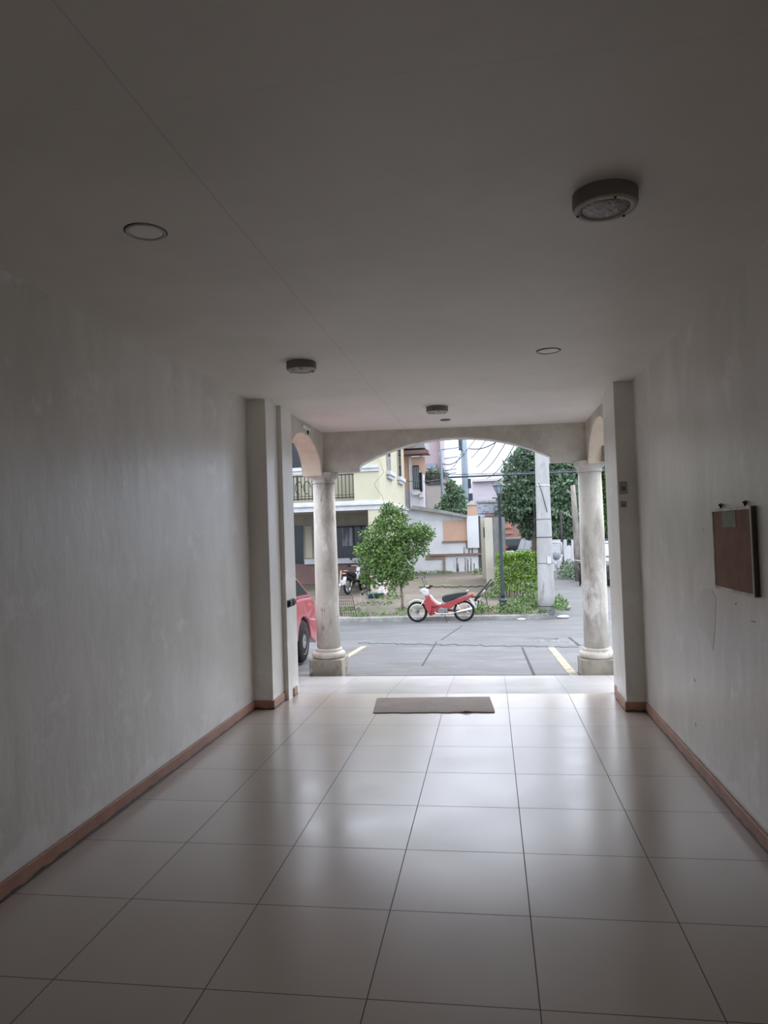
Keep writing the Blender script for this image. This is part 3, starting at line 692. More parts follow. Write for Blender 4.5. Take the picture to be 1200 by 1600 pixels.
# dark long folding frame standing behind the red motorcycle
q0 = at(742, 938, 19.9); q1 = at(768, 905, 19.9); gq = isl(0, 19.9)
t = thing('metal_frame', 'dark folded metal frame propped at an angle behind the red motorcycle seat', 'metal frame', (q0.x, 19.9, gq))
def rl(u, v, dy=0): q = at(u, v, 19.9+dy); return (q.x-q0.x, dy, q.z-gq)
MB().tube([rl(735,932), rl(744,933), rl(768,905)], .028, 6).build('rail', IRON, t)
MB().tube([rl(742,938,.25), rl(750,931,.25), rl(770,909,.25)], .028, 6).build('rail', IRON, t)
MB().tube([rl(744,934), rl(742,938,.25), rl(748,940,.1)], .03, 6).build('crossbar', IRON, t)
b = MB(); b.tube([rl(757,922), rl(752,931,.1)], .03, 6); b.tube([rl(766,908), rl(760,918,.1)], .03, 6); b.build('bracket', mat('worn_pale_metal', (.5,.48,.44), .6), t)
b = MB(); a = rl(748,940,.1); b.tube([a, (a[0]-.05, .1, -.02)], .022, 6); a = rl(757,924,.2); b.tube([a, (a[0]+.1, .25, -.02)], .012, 6); b.build('leg', IRON, t)

# leaning wire rack by the left column and a white wire stand
p1 = yp(530, 968); ry = 19.55; rz0 = isl(0, ry)
t = thing('wire_rack', 'rusty wire grid panel standing on the kerb right beside the left column', 'rack', (at(542, 960, ry).x, ry, rz0))
def rr(u, v, dy=0): q = at(u, v, ry+dy); return (q.x-at(542,960,ry).x, dy, max(q.z-rz0, -.01))
RUST = mat('rusty_wire', (.06,.04,.032), .8)
b = MB()
b.tube([rr(528,970), rr(527,930,.2)], .014, 6); b.tube([rr(557,968), rr(550,930,.2)], .014, 6); b.tube([rr(527,930,.2), rr(550,930,.2)], .014, 6); b.tube([rr(528,970), rr(557,969)], .014, 6); b.tube([rr(527,930,.2), rr(534,969)], .012, 6)
b.build('frame', RUST, t)
b = MB()
for i in range(1, 8):
    k = i/8; b.tube([Vector(rr(528,970)).lerp(Vector(rr(557,969)), k), Vector(rr(527,930,.2)).lerp(Vector(rr(550,930,.2)), k)], .0055, 4)
for i in range(1, 7):
    k = i/7; b.tube([Vector(rr(528,970)).lerp(Vector(rr(527,930,.2)), k), Vector(rr(557,969)).lerp(Vector(rr(550,930,.2)), k)], .0055, 4)
b.build('grid', RUST, t)
sy = 20.3; sz0 = isl(0, sy); sx0 = at(576, 950, sy).x
t = thing('wire_stand', 'low white wire plant stand with dark knobs on the yard left of the small tree', 'stand', (sx0, sy, sz0))
def ss(u, v, dy=0): q = at(u, v, sy+dy); return Vector((q.x-sx0, dy, max(q.z-sz0, -.01)))
wm = mat('peeling_white_wire', (.38,.37,.34), .7, col2=(.15,.13,.11), scale=20)
for a, c in (((564,930),(561,955)),((569,928),(575,955)),((577,920),(574,942)),((580,920),(592,950))): MB().tube([ss(*a), ss(*c)+Vector((0,-.1,0))], .009, 5).build('leg', wm, t)
b = MB(); b.tube([ss(563,930), ss(566,924,.1), ss(577,919,.2), ss(583,926,.2)], .009, 5); b.tube([ss(562,938), ss(590,936,.2)], .009, 5); b.tube([ss(563,945), ss(588,944,.2)], .009, 5); b.build('crossbar', wm, t)
b = MB(); M = Matrix.Translation(ss(572,948)) @ Matrix.Rotation(PI/2, 4, 'X'); b.lathe([(.085,-.006),(.085,.006),(.07,.006),(.07,-.006),(.085,-.006)], 20, M, cap=False); b.build('ring', wm, t)
for u, v in ((566,928),(577.5,922)): MB().ball(ss(u, v), .038, 10).build('knob', BLACKP, t)
# things below the tree
q = yp(583, 922); t = tag(MB().lathe([(.0,0),(.20,0),(.25,.14),(.26,.15),(.24,.15),(.19,.02),(0,.02)], 24, cap=False).build('wash_basin', mat('dark_green_plastic', (.04,.11,.10), .5)), 'dark green plastic basin on the ground under the small tree', 'basin'); t.location = (at(585,915,22.9).x, 22.9, isl(0, 22.9)); t.scale = (1.1,1,1)
b = MB(); b.ball((0,0,.28), .2, 16, (.8,.5,1.25)); b.ball((.03,0,.55), .09, 10, (1.2,.6,1)); b.ball((.12,.02,.12), .13, 10)
b.v = [(x*(1+.16*noise.noise(Vector((x*6,y*6,z*6)))), y, max(0, z+.03*noise.noise(Vector((x*9,y*7,z*5))))) for x, y, z in b.v]
o = b.build('rubbish_sack', mat('white_pink_sack', (.75,.68,.68), .6, col2=(.6,.45,.45), scale=6)); o.location = (at(595, 905, 23.1).x, 23.1, isl(0, 23.1)); tag(o, 'crumpled white sack standing under the left side of the small tree', 'sack')
o = MB().tube([(0,0,0),(.03,.25,.75)], .022, 6).build('wooden_stick', mat('pale_stick', (.5,.45,.38), .8)); o.location = (at(530,918,24.2).x, 24.2, isl(0, 24.2)); tag(o, 'pale stick leaning near the maroon house wall beside the left column', 'stick')

# ------------------------------------------------------------------ lamp post and poles
lp = yp(785, 958); LY = 19.75; lx = at(784.5, 900, LY).x; lz = isl(0, LY)
ltop = at(781, 752, LY).z-lz
t = thing('street_lamp', 'dark green street lamp with a lantern head standing in front of the hedge', 'street lamp', (lx, LY, lz))
MB().lathe([(.13,-.02),(.13,.05),(.10,.08),(.10,.28),(.12,.32),(.075,.38)], 8, smooth=False).build('base', STEEL, t)
MB().lathe([(.06,.36),(.058,.5),(.045,ltop*.5),(.04,ltop-.42),(.06,ltop-.40),(.06,ltop-.37)], 14).build('pole', STEEL, t)
h = MB().lathe([(.05,ltop-.37),(.07,ltop-.35),(.07,ltop-.34)], 8).build('lantern', STEEL, t)
MB().lathe([(.06,ltop-.34),(.145,ltop-.12)], 6, cap=False, smooth=False).build('lantern_glass', mat('lantern_glass', (.25,.31,.34), .2), h)
b = MB(); b.lathe([(.20,ltop-.12),(.19,ltop-.11),(.08,ltop-.02),(.03,ltop),(.03,ltop+.03),(.004,ltop+.05)], 6, smooth=False)
for i in range(6):
    a = 2*PI*i/6; b.tube([(.062*math.cos(a), .062*math.sin(a), ltop-.34), (.15*math.cos(a), .15*math.sin(a), ltop-.115)], .008, 4)
b.build('lantern_cap', STEEL, h)

py_ = 19.65; pzb = isl(0, py_); pxb = at(854, 950, py_).x; pxt = at(849, 720, py_).x
H = 9.0; slope = (pxt-pxb)/(at(849,720,py_).z-at(854,950,py_).z)
t = thing('utility_pole', 'thick round grey concrete utility pole at the kerb corner', 'utility pole', (pxb, py_, pzb))
b = MB(); b.tube([(slope*z*.4, 0, z) for z in fr(-.05, H, 18)], [.225-.011*z for z in fr(-.05, H, 18)], 28); b.build('shaft', CONC, t)
for v, m_, hh2 in ((760, CHROME, .035), (840, DARK, .02), (947, DARK, .02), (812, ALLOY, .03), (880, DARK, .012)):
    z = at(850, v, py_).z-pzb; r = .225-.011*z+.006
    b = MB(); b.lathe([(r, z), (r+.003, z+hh2*.5), (r, z+hh2)], 28, Matrix.Translation((slope*z*.4, 0, 0)), cap=False); b.build('steel_band', m_, t)
b = MB(); z = at(850,875,py_).z-pzb
b.box(.05, -.235, z-.09, .15, -.205, z+.1); b.build('paper_notice', WHITEP, t)
b = MB(); b.tube([(-.235, -.05, 1.0), (-.232, -.05, 3.4)], .012, 6); b.tube([(.10,-.22,at(866,800,py_).z-pzb), (-.02,-.225,at(852,770,py_).z-pzb), (-.10,-.21,at(846,755,py_).z-pzb)], .010, 6); b.build('conduit', DARK, t)

FY = 38.0
fx = at(728, 780, FY).x; fz0 = 0.0
t = thing('utility_pole', 'distant grey utility pole with a painted blue glare tint rising behind the white garden wall', 'utility pole', (fx, FY, fz0))
BLUEG = mat('pole_grey_glare_tint', (.22,.28,.33), .7)  # blue lens glare is painted into the grey of the poles
MB().lathe([(.20,-.1),(.19,2.5),(.15,9)], 16).build('shaft', BLUEG, t)
b = MB(); zc = at(727, 700, FY).z
b.box(-.28,-.2,zc-.1,-.12,.2,zc+.9); b.build('transformer', STEEL, t, bevel=.02)
b = MB(); b.box(.12,-.12,at(734,754,FY).z-.3,.30,.12,at(734,748,FY).z); b.build('meter_box', STEEL, t, bevel=.02)
b = MB(); b.box(.1,-.12,at(734,781,FY).z-.1,.36,.12,at(734,771,FY).z); b.build('meter_box', STEEL, t, bevel=.02)
MB().box(-1.2,-.05,zc+1.3,1.2,.05,zc+1.4).build('crossarm', BLUEG, t)
SY2 = 35.0; qx = at(690, 740, SY2).x
t = thing('service_pole', 'slim steel service pole with side arms beside the rooftop railing', 'utility pole', (qx, SY2, 0))
MB().lathe([(.07,-.1),(.06,at(690,702,SY2).z),(.03,at(690,701,SY2).z+.02)], 12).build('shaft', BLUEG, t)
for v, u1, u0 in ((703,718,686),(717,716,694),(736,714,692),(742,713,692)):
    z = at(690, v, SY2).z; MB().tube([(at(u0,v,SY2).x-qx,0,z), (at(u1,v,SY2).x-qx,0,z+.08)], .03, 5).build('side_arm', BLUEG, t)
# cables
CAB = mat('cable_black', (.05,.06,.075), .7)
def cable(a, c, sag, label, r=.018, grp='overhead cables above the street'):
    n = 22; a = Vector(a); c = Vector(c); pts = []
    for i in range(n+1):
        s = i/n; p = a.lerp(c, s); p.z -= sag*4*s*(1-s); pts.append(p)
    o = MB().tube(pts, r, 5).build('overhead_cable', CAB); return tag(o, label, 'cable', grp)
ptop = Vector((pxb+slope*2.6, py_, pzb))
far = Vector((fx, FY, 0))
lab = 'thin overhead cable in the fan between the concrete pole and the distant pole'
for i, (zt, zf) in enumerate(((7.6,5.9),(7.2,5.5),(6.9,5.0),(6.5,4.7),(6.1,4.4),(5.8,4.1),(5.5,3.9),(8.0,6.4))):
    cable(ptop+Vector((-.2+.06*i, 0, zt)), far+Vector((.1+.25*i, 0, zf)), .35+.05*i, lab, .018, 'fan of thin cables')
cable(at(700,746,36), at(1000,733,36), .0, 'thick dark cable running level behind the street lamp into the trees', .05)
cable(at(700,742,37), at(1000,728,37), .05, 'thinner cable just above the thick level cable', .02)
cable(at(733,701,38), at(800,668,34), .35, 'curved cable sagging up to the right from the distant pole', .03)
cable(at(692,725,35), at(727,706,38), .25, 'short cable between the slim service pole and the distant pole', .03)
cable(at(696,736,35), at(724,700,38), .3, 'steep cable rising from the slim service pole', .02)
cable(at(600,745,29), at(700,746,36), .2, 'cable end leaving the rooftop railing behind the houses', .02)

# ------------------------------------------------------------------ yellow house
HYF = 24.0
cnr = at(593, 760, HYF).x
t = thing('yellow_house', 'pale yellow two-storey house with white bands and an iron balcony on the left', 'house', (cnr, HYF, isl(0, HYF)))
O = Vector((cnr, HYF, isl(0, HYF)))
def hb(b, u0, v0, u1, v1, y0, y1, ref=None):
    x0, z0, x1, z1 = rect(u0, v0, u1, v1, ref or y0)
    b.box(x0-O.x, y0-O.y, z0-O.z, x1-O.x, y1-O.y, z1-O.z); return b
XLH = -14.0-O.x
zf0 = at(560, 797, HYF).z-O.z; zf1 = at(560, 783, HYF).z-O.z; zroof = 6.6
yb = None
# depth of side wall
ye = 24.0
while True:
    pr = Vector((cnr, ye, 3)); d = pr-ORG; u = 600+F_PX*d.dot(RT)/d.dot(FW)
    if u > 633 or ye > 40: break
    ye += .05
HD = ye-HYF
b = MB(); xb = at(553, 760, HYF).x-O.x
b.box(xb, 0, zf1, 0, HD, zroof)                       # room block right of the balcony
b.box(XLH, 1.6, zf1, xb, HD, zroof)                   # recessed wall behind balcony
b.build('upper_wall', YWALL, t)
b = MB(); b.box(XLH, -.05, zf0, .08, HD+.05, zf1-.13); b.box(XLH, -.12, zf1-.14, .14, HD+.05, zf1-.07); b.box(XLH, -.04, zf1-.08, .05, HD+.05, zf1+.02); b.build('white_band', WHT, t)
zs0 = at(560, 735, HYF).z-O.z; zs1 = at(560, 727, HYF).z-O.z
b = MB(); b.box(XLH, -.10, zs0+.06, -.01, .04, zs1); b.box(XLH, -.05, zs0-.05, -.01, .04, zs0+.07); b.build('sill_band', WHT, t)
b = MB(); b.box(XLH, 1.58, zs1+.0, xb-.2, 1.62, zs1+1.1); b.build('upper_window', GLASS, t)
# balcony railing
x0 = at(468, 760, HYF).x-O.x; z0 = at(520, 780, HYF).z-O.z; z1 = at(520, 741, HYF).z-O.z
b = MB(); b.box(XLH, -.02, z0+.02, xb, .02, z0+.06); b.box(XLH, -.02, z1-.05, xb, .02, z1-.01); b.box(XLH, -.02, z0+.12, xb, .01, z0+.14)
k = 0; x = xb-.03
while x > -4.6:
    b.box(x-.012, -.012, z0, x+.012, .012, z1)
    if k % 8 == 7: b.box(x-.03, -.03, z0, x+.03, .03, z1)
    x -= .13; k += 1
for cx_ in (at(480,760,HYF).x-O.x, at(480,760,HYF).x-O.x-.3):
    b.tube([(cx_+.12*math.cos(a), -.02, (z0+z1)/2+.22*math.sin(a)) for a in fr(0, 5, 14)], .015, 5)
b.build('balcony_railing', IRON, t)
# side wall windows with stepped sills
for (uu0, uu1, v0, v1) in ((604.5,610.5,695,737),(621.5,627,698,746)):
    def ycol(u):
        yy = HYF
        while True:
            d = Vector((cnr, yy, 4))-ORG
            if 600+F_PX*d.dot(RT)/d.dot(FW) > u or yy > 45: return yy-HYF
            yy += .03
    a, c = ycol(uu0), ycol(uu1); ym = HYF+(a+c)/2
    zt, zb_ = at((uu0+uu1)/2, v0, ym).z-O.z, at((uu0+uu1)/2, v1, ym).z-O.z
    wdw = MB().box(-.01, a, zb_, .012, c, zt).build('window', GLASS, t)
    MB().box(-.01, a-.08, zb_-.05, .05, a, zt+.05).build('window_reveal', YDARK, wdw)
    b = MB(); b.box(0, a-.25, zb_-.16, .16, c+.3, zb_-.02); b.box(0, a-.15, zb_-.28, .10, c+.2, zb_-.15); b.build('sill', WHT, wdw)
# lower storey
yl_ = 2.9
zl0 = 0
b = MB(); b.box(XLH, yl_, 0, -.25, HD, zf0); b.build('lower_wall', YDARK, t)
b = MB(); b.box(-.42, -.02, 0, .0, .35, zf0); b.box(-.05, 0.3, 0, 0, HD, zf0); b.build('corner_pier', YWALL, t)
yw = HYF+yl_
w1 = rect(526, 822, 600, 873, yw); 
b = MB(); b.box(w1[0]-O.x-.3, yl_-.04, w1[1]-O.z, w1[2]-O.x, yl_+.02, w1[3]-O.z); wd = b.build('window', GLASS, t)
b = MB(); b.box(w1[0]-O.x-.35, yl_-.09, w1[1]-O.z-.02, w1[0]-O.x-.28, yl_-.03, w1[3]-O.z+.05)
for uu in (553, 566): x_ = at(uu, 850, yw).x-O.x; b.box(x_-.03, yl_-.08, w1[1]-O.z, x_+.03, yl_-.03, w1[3]-O.z)
b.box(w1[0]-O.x-.3, yl_-.08, w1[3]-O.z-.04, w1[2]-O.x, yl_-.03, w1[3]-O.z+.02); b.build('window_frame', BLACKP, wd)
cm = mat('pale_curtain', (.33,.35,.37), .9, col2=(.12,.13,.15), scale=9, stretch=(1,1,.1), lo=.45, hi=.55)
xq0, xq1 = at(536,850,yw).x-O.x, at(552,850,yw).x-O.x; MB().box(xq0, yl_-.055, w1[1]-O.z+.5, xq1, yl_-.042, w1[3]-O.z-.05).build('curtain', cm, wd)
w2 = rect(478, 872, 600, 880, yw); b = MB(); b.box(w2[0]-O.x, yl_-.22, w2[1]-O.z, w2[2]-O.x, yl_, w2[3]-O.z); b.build('window_ledge', WHT, t)
b = MB(); b.box(XLH, yl_-.08, 0, -.3, yl_+.01, w2[1]-O.z+.02); b.build('dado', MARO, t)
w3 = rect(478, 822, 488, 872, yw); b = MB(); b.box(w3[0]-O.x, yl_-.05, w3[1]-O.z, w3[2]-O.x, yl_+.01, w3[3]-O.z); b.build('yellow_panel', YWALL, t)
w4 = rect(440, 822, 474, 900, yw); b = MB(); b.box(w4[0]-O.x, yl_-.05, 0, w4[2]-O.x, yl_+.01, w4[3]-O.z); b.build('doorway', GLASS, t)
b = MB(); b.box(XLH, -.6, zroof, .6, HD+.5, zroof+.15); b.build('roof_eave', MARO, t)
# drooping cable on the house corner
b = MB(); q = [at(*p_, HYF-.1)-O for p_ in ((590,712),(600,738),(585,755),(586,760),(597,775),(601,786))]; b.tube(q, .007, 5); b.build('loose_cable', mat('brown_cable', (.2,.15,.12), .8), t)

# ------------------------------------------------------------------ white garden wall with peach panel
WY = 29.8
def box_on(b, u0, v0, u1, v1, y, th=.2, off=0):
    x0, z0, x1, z1 = rect(u0, v0, u1, v1, y); b.box(x0-OW.x, -off-.0, z0-OW.z, x1-OW.x, th, z1-OW.z); return b
OW = Vector((at(690,880,WY).x, WY, isl(0, WY)))
t = thing('garden_wall', 'stained white garden wall with a peach panel behind the red motorcycle', 'wall', OW)
b = MB(); a = at(632,806,WY); c = at(750,806,WY)
b.box(a.x-OW.x-.4, 0, -.1, c.x-OW.x, .25, at(690,812,WY).z-OW.z+.05); b.build('wall_slab', WWALL, t)
b = MB(); pl = [at(*q_, WY) for q_ in ((636,812),(640,796),(650,791),(690,797),(730,806),(730,812))]; b.prism([(q_.x-OW.x, q_.z-OW.z) for q_ in pl], -.02, .3); b.build('gable', WWALL, t)
b = MB(); pl = [at(*q_, WY) for q_ in ((640,797),(647,790),(690,797),(730,805),(730,809),(690,802),(648,796))]; b.prism([(q_.x-OW.x, q_.z-OW.z) for q_ in pl], -.35, .6); b.build('roof_sheet', ROOFG, t)
MB_ = MB(); box_on(MB_, 693,813,730,845,WY,.02,.04).build('peach_panel', PEACH, t)
b = MB(); box_on(b, 730,806,748,856,WY,.1,.18); b.build('white_pier', WWALL, t)
b = MB(); box_on(b, 668,865,752,868,WY,.1,.12); box_on(b, 691,845,731,847,WY,.1,.10); b.build('ledge', mat('dark_red_ledge', (.20,.13,.12), .8), t)
b = MB(); box_on(b, 665,868,693,874,WY,.05,.05); box_on(b, 692,868,696,893,WY,.05,.08); b.build('peach_strip', mat('dirty_peach', (.32,.23,.185), .8, col2=(.2,.16,.13), scale=3), t)
b = MB(); box_on(b, 747,806,752,893,WY,.05,.03); b.build('dark_gap', mat('gap_shade_dark', (.06,.065,.06), .9), t)  # solid dark strip painted in place of a shaded gap beside the pier
STN = mat('black_mould_streak', (.07,.065,.06), .9, col2=(.30,.28,.26), scale=9, lo=.4, hi=.6, stretch=(1,1,.3))
b = MB()
for i, (u, v0, v1) in enumerate(((714,872,893),(727,872,892),(731,874,893),(736,872,893),(725,855,865),(733,856,865),(738,856,865),(716,880,893),(741,880,893),(729,845,857))):
    x0 = at(u, v0, WY-.01); x1 = at(u+random.uniform(-.4,.4), v1, WY-.01); b.tube([x0-OW, x1-OW], .022, 4)
b.build('mould_streaks', STN, t)
# peach gate pillar with dark cap
gy = 31.0; w_ = rect(730, 789, 745, 806, gy)
t = thing('gate_pillar', 'short peach pillar with a dark cap rising above the white garden wall', 'pillar', ((w_[0]+w_[2])/2, gy, 0))
hw_ = (w_[2]-w_[0])/2
MB().box(-hw_, 0, 0, hw_, .5, w_[3]).build('shaft', PEACH, t)
MB().add([(-hw_-.06,-.06,w_[3]), (hw_+.06,-.06,w_[3]), (hw_+.06,.56,w_[3]), (-hw_-.06,.56,w_[3]), (0,.25,w_[3]+.22)], ((0,1,2,3),(0,4,1),(1,4,2),(2,4,3),(3,4,0))).build('cap', ROOFG, t)
# cream gate wall
cy = 24.2; cz = isl(0, cy)
a0 = at(759, 880, cy).x; a1 = at(771.5, 880, cy).x; zt = at(763, 809, cy).z
t = thing('gate_wall', 'tall narrow cream gate wall with a slot, left of the street lamp', 'wall', ((a0+a1)/2, cy, cz))
cx_ = (a0+a1)/2
CRM = mat('cream_gate_paint', (.42,.40,.34), .75, col2=(.37,.35,.30), scale=2, spots=[((.36,.33,.26), 4, .62, .72, .6, (1,1,.3))])
MB().box(a0-cx_, 0, -.1, a1-cx_, 3.6, zt-cz).build('wall_slab', CRM, t, bevel=.01)
b = MB(); a = at(754, 820, cy+3.0); b.box(at(752,850,cy+3.2).x-cx_, 3.0, -.05, a0-cx_+.02, 3.5, zt-cz+.02); b.build('return_wall', CRM, t)
q = rect(755.5, 824, 758, 840, cy+3.0); MB().box(q[0]-cx_, 2.97, q[1]-cz, q[2]-cx_, 3.01, q[3]-cz).build('slot', DARK, t)
# mossy grey wall behind it
my = 33.0; q = rect(771, 808, 783, 885, my)
MOSS = mat('mossy_grey_wall', (.19,.20,.20), .9, col2=(.10,.11,.10), scale=3, stretch=(1,1,.4))
o = MB().box(0, 0, 0, q[2]-q[0]+.2, 4, q[3]-(-.1)).build('boundary_wall', MOSS); o.location = (q[0], my, -.1); tag(o, 'mossy dark grey boundary wall directly behind the street lamp post', 'wall')

# ------------------------------------------------------------------ houses beyond
def prop(name, label, cat, y, ref):
    r = at(*ref, y); return thing(name, label, cat, (r.x, y, 0)), Vector((r.x, y, 0))
def rb(b, Oo, u0, v0, u1, v1, y, th, off=0, z0=None):
    r = rect(u0, v0, u1, v1, y); b.box(r[0]-Oo.x, y-off-Oo.y, (r[1] if z0 is None else z0)-Oo.z, r[2]-Oo.x, y+th-Oo.y, r[3]-Oo.z); return b
HY2 = 33.0
t, O2 = prop('peach_house', 'white and peach house with a maroon eave right behind the yellow house', 'house', HY2, (645, 780))
xw = at(642, 780, HY2).x-O2.x; x2 = xw+.9
zpe = at(650, 760, HY2).z
b = MB(); rb(b, O2, 628, 765, 642, 850, HY2, 5, z0=0); b.build('lower_wall', mat('lilac_white_shade', (.36,.35,.41), .8), t)  # lilac-grey tone paints shade onto the left side of the house
b = MB(); rb(b, O2, 628, 712, 642, 765, HY2, 5); b.build('upper_wall', PEACH, t)
WS = mat('white_wall_lit_tone', (.56,.56,.60), .7)  # brighter white paints light onto the gable side
xe = at(665, 780, HY2).x-O2.x
b = MB(); z1 = at(655, 714, HY2).z; b.box(xw, -.3, 0, xe-.05, .5, z1); b.build('gable_wall', WS, t)
b = MB(); r = [at(*q_, HY2-.31) for q_ in ((642.5,714),(664,714),(665,752),(658,737),(645,732),(645,724))]
b.prism([(q_.x-O2.x, q_.z) for q_ in ((at(642.5,714,HY2-.3)), (at(664,714,HY2-.3)), (at(664.5,745,HY2-.3)), (at(657,733,HY2-.3)), (at(645,727,HY2-.3)))], -.33, -.3); b.build('peach_paint', PEACH, t)
for (u0, v0, u1, v1) in ((646,728,654.5,764), (656.5,739,659,768)):
    r = rect(u0, v0, u1, v1, HY2-.35)
    wd = MB().box(r[0]-O2.x, -.37, r[1], r[2]-O2.x, -.30, r[3]).build('window', PALEGL if u0 < 650 else GLASS, t)
    b = MB(); 
    for k in range(4): xx = r[0]-O2.x+(r[2]-r[0])*k/3; b.box(xx-.02, -.40, r[1], xx+.02, -.36, r[3])
    b.box(r[0]-O2.x-.02, -.40, r[3]-.04, r[2]-O2.x+.02, -.36, r[3]+.02); b.box(r[0]-O2.x-.02, -.40, r[1], r[2]-O2.x+.02, -.36, r[1]+.04); b.build('window_grille', IRON, wd)
    MB().box(r[0]-O2.x-.05, -.50, r[1]-.28, r[2]-O2.x+.05, -.3, r[1]-.10).build('sill', WHT, wd)
b = MB(); rb(b, O2, 620, 703.5, 669, 709, HY2-.9, .9); b.build('eave', MARO, t)
b = MB(); r = rect(618, 670, 666, 704, HY2); b.prism([(r[0]-O2.x, r[1]), (r[2]-O2.x, r[1]), (r[2]-O2.x-.4, r[3]+1), (r[0]-O2.x, r[3]+1)], -.85, 2.5); b.build('roof', ROOFG, t)

t, O3 = prop('tall_house', 'tall dusky pink house with a steep gable behind the peach house', 'house', 39.0, (680, 720))
DP = mat('dusky_pink_wall', (.38,.31,.345), .8, col2=(.34,.28,.31), scale=1)
b = MB(); pl = [at(*q_, 39.0) for q_ in ((655,885),(655,640),(684,640),(684,690),(691,760),(691,885))]; b.prism([(q_.x-O3.x, q_.z) for q_ in pl], 0, 6); b.build('wall', DP, t)
b = MB(); pl = [at(*q_, 38.8) for q_ in ((682,640),(685,690),(692,745),(694,745),(686.5,690),(684.5,640))]; b.prism([(q_.x-O3.x, q_.z) for q_ in pl], -.4, .2); b.build('barge_board', MARO, t)
b = MB(); rb(b, O3, 667, 724, 681, 732, 38.9, .1, .05); b.build('window', mat('bluegrey_shade', (.25,.28,.36), .6), t)
# rooftop terrace with plants
t, O4 = prop('terrace_building', 'cream terrace building with an iron roof railing right of the peach house', 'building', 37.0, (680, 790))
CR2 = mat('cream_pink_wall', (.50,.465,.425), .8, col2=(.44,.40,.38), scale=1.2)
b = MB(); rb(b, O4, 667, 757, 704, 850, 37.0, 1.6, z0=0); b.build('wall', CR2, t)
b = MB(); rb(b, O4, 667, 755, 705, 757.5, 37.0, 1.7, .06); b.build('parapet', mat('dark_coping', (.08,.08,.085), .8), t)
b = MB(); r = rect(667, 739, 701, 755, 37.0)
for k in range(22): xx = r[0]+(r[2]-r[0])*k/21-O4.x; b.box(xx-.012, 0, r[1], xx+.012, .03, r[3])
b.box(r[0]-O4.x, 0, r[3]-.04, r[2]-O4.x, .03, r[3]); b.build('roof_railing', IRON, t)
q = at(681, 750, 37.8)
o = foliage([((0,0,.15), (.55,.3,.35)), ((-.5,0,.05), (.3,.25,.25))], 900, .14, .07).build('potted_shrub', LEAFD); o.location = (q.x, 37.8, at(680,755,37).z+.3); tag(o, 'shrub growing behind the roof railing of the terrace building', 'shrub')

def bush(name, label, y, blobs, n, ln, m_=LEAFD, trunk=None, cat='tree', z0=0, grp=None, shell=.5):
    uc = sum(q[0] for q in blobs)/len(blobs); O5 = Vector((at(uc, 800, y).x, y, z0))
    t = thing(name, label, cat, O5, 0, grp); s = y/F_PX; bl = []
    for (u, v, ru, rv, dy) in blobs:
        c = at(u, v, y+dy)-O5; bl.append((c, (ru*s, max(ru, rv)*s*.8, rv*s)))
    foliage(bl, n, ln, ln*.55, shell).build('foliage', m_, t)
    b = MB(); tr = trunk or (uc, blobs[0][1]); tp = at(tr[0], tr[1], y)-O5; bs = Vector((tp.x, 0, 0))
    r_ = .012*y/2.4
    b.tube([bs-Vector((0,0,.1)), bs.lerp(tp, .5)+Vector((.08,0,0)), tp], [r_, r_*.8, r_*.5], 8)
    for c, r in bl[:5]: b.tube([bs.lerp(tp, .75), bs.lerp(tp,.9).lerp(c, .5), c], [r_*.4, r_*.25, r_*.1], 5)
    b.build('trunk', BARK, t); return t
bush('garden_tree', 'dark green tree behind the white garden wall, left of the distant pole', 33.5, ((708,785,20,18,0),(700,797,22,10,-.3),(718,797,14,12,.3),(710,768,12,9,0),(704,757,6,7,0),(690,803,10,6,0)), 3800, .17, LEAFD, (708,790))
# far roofs down the street
t, O6 = prop('far_warehouse', 'mauve far building with a flat roof edge between the distant pole and street lamp', 'building', 68.0, (760, 780))
b = MB(); rb(b, O6, 738, 752, 800, 784, 68.0, 6); b.build('wall', mat('mauve_wall', (.42,.38,.42), .8, col2=(.37,.34,.38), scale=.5, stretch=(1,1,6)), t)
b = MB(); rb(b, O6, 745, 782, 800, 785, 67.5, 2, .6); b.build('gutter', ROOFG, t)
b = MB(); rb(b, O6, 738, 748, 800, 752, 68, 6, .5); b.build('roof', mat('pale_pink_roof', (.48,.44,.45), .8), t)
b = MB(); rb(b, O6, 738, 785, 778, 870, 68, 6, z0=-.7); b.build('lower_wall', mat('pale_blue_wall', (.42,.46,.52), .8), t)
t, O7 = prop('far_banner', 'pale blue shed with a red stripe beyond the cream gate wall', 'banner', 45.0, (762, 795))
b = MB(); rb(b, O7, 745, 787, 780, 802, 45.0, 3); b.build('wall', mat('tarp_bluewhite', (.46,.52,.60), .7, col2=(.18,.22,.28), scale=4, lo=.5, hi=.6, stretch=(1,1,2)), t)  # blue and white tarp banner, built as a box
b = MB(); rb(b, O7, 757, 803, 781, 806, 45.0, .1, .2); b.build('red_stripe', mat('faded_red', (.45,.26,.25), .7), t)
b = MB(); rb(b, O7, 745, 806, 780, 870, 45.0, 3, z0=-.1); b.build('lower_wall', WWALL, t)
t, O8 = prop('far_house', 'brick orange far house half hidden by trees beyond the black car', 'house', 75.0, (795, 830))
b = MB(); rb(b, O8, 770, 800, 830, 850, 75.0, 6, z0=-.7); b.build('wall', mat('brick_shade', (.34,.20,.16), .9), t)
b = MB(); rb(b, O8, 788, 819, 800, 825, 75.0, .1, .2); rb(b, O8, 788, 830, 801, 834, 75.0, .1, .2); b.build('orange_panel', mat('orange_panel', (.50,.24,.17), .8), t)
t, O9 = prop('skyline_block', 'long low pink and grey row of distant buildings under the level cable', 'building', 95.0, (790, 790))
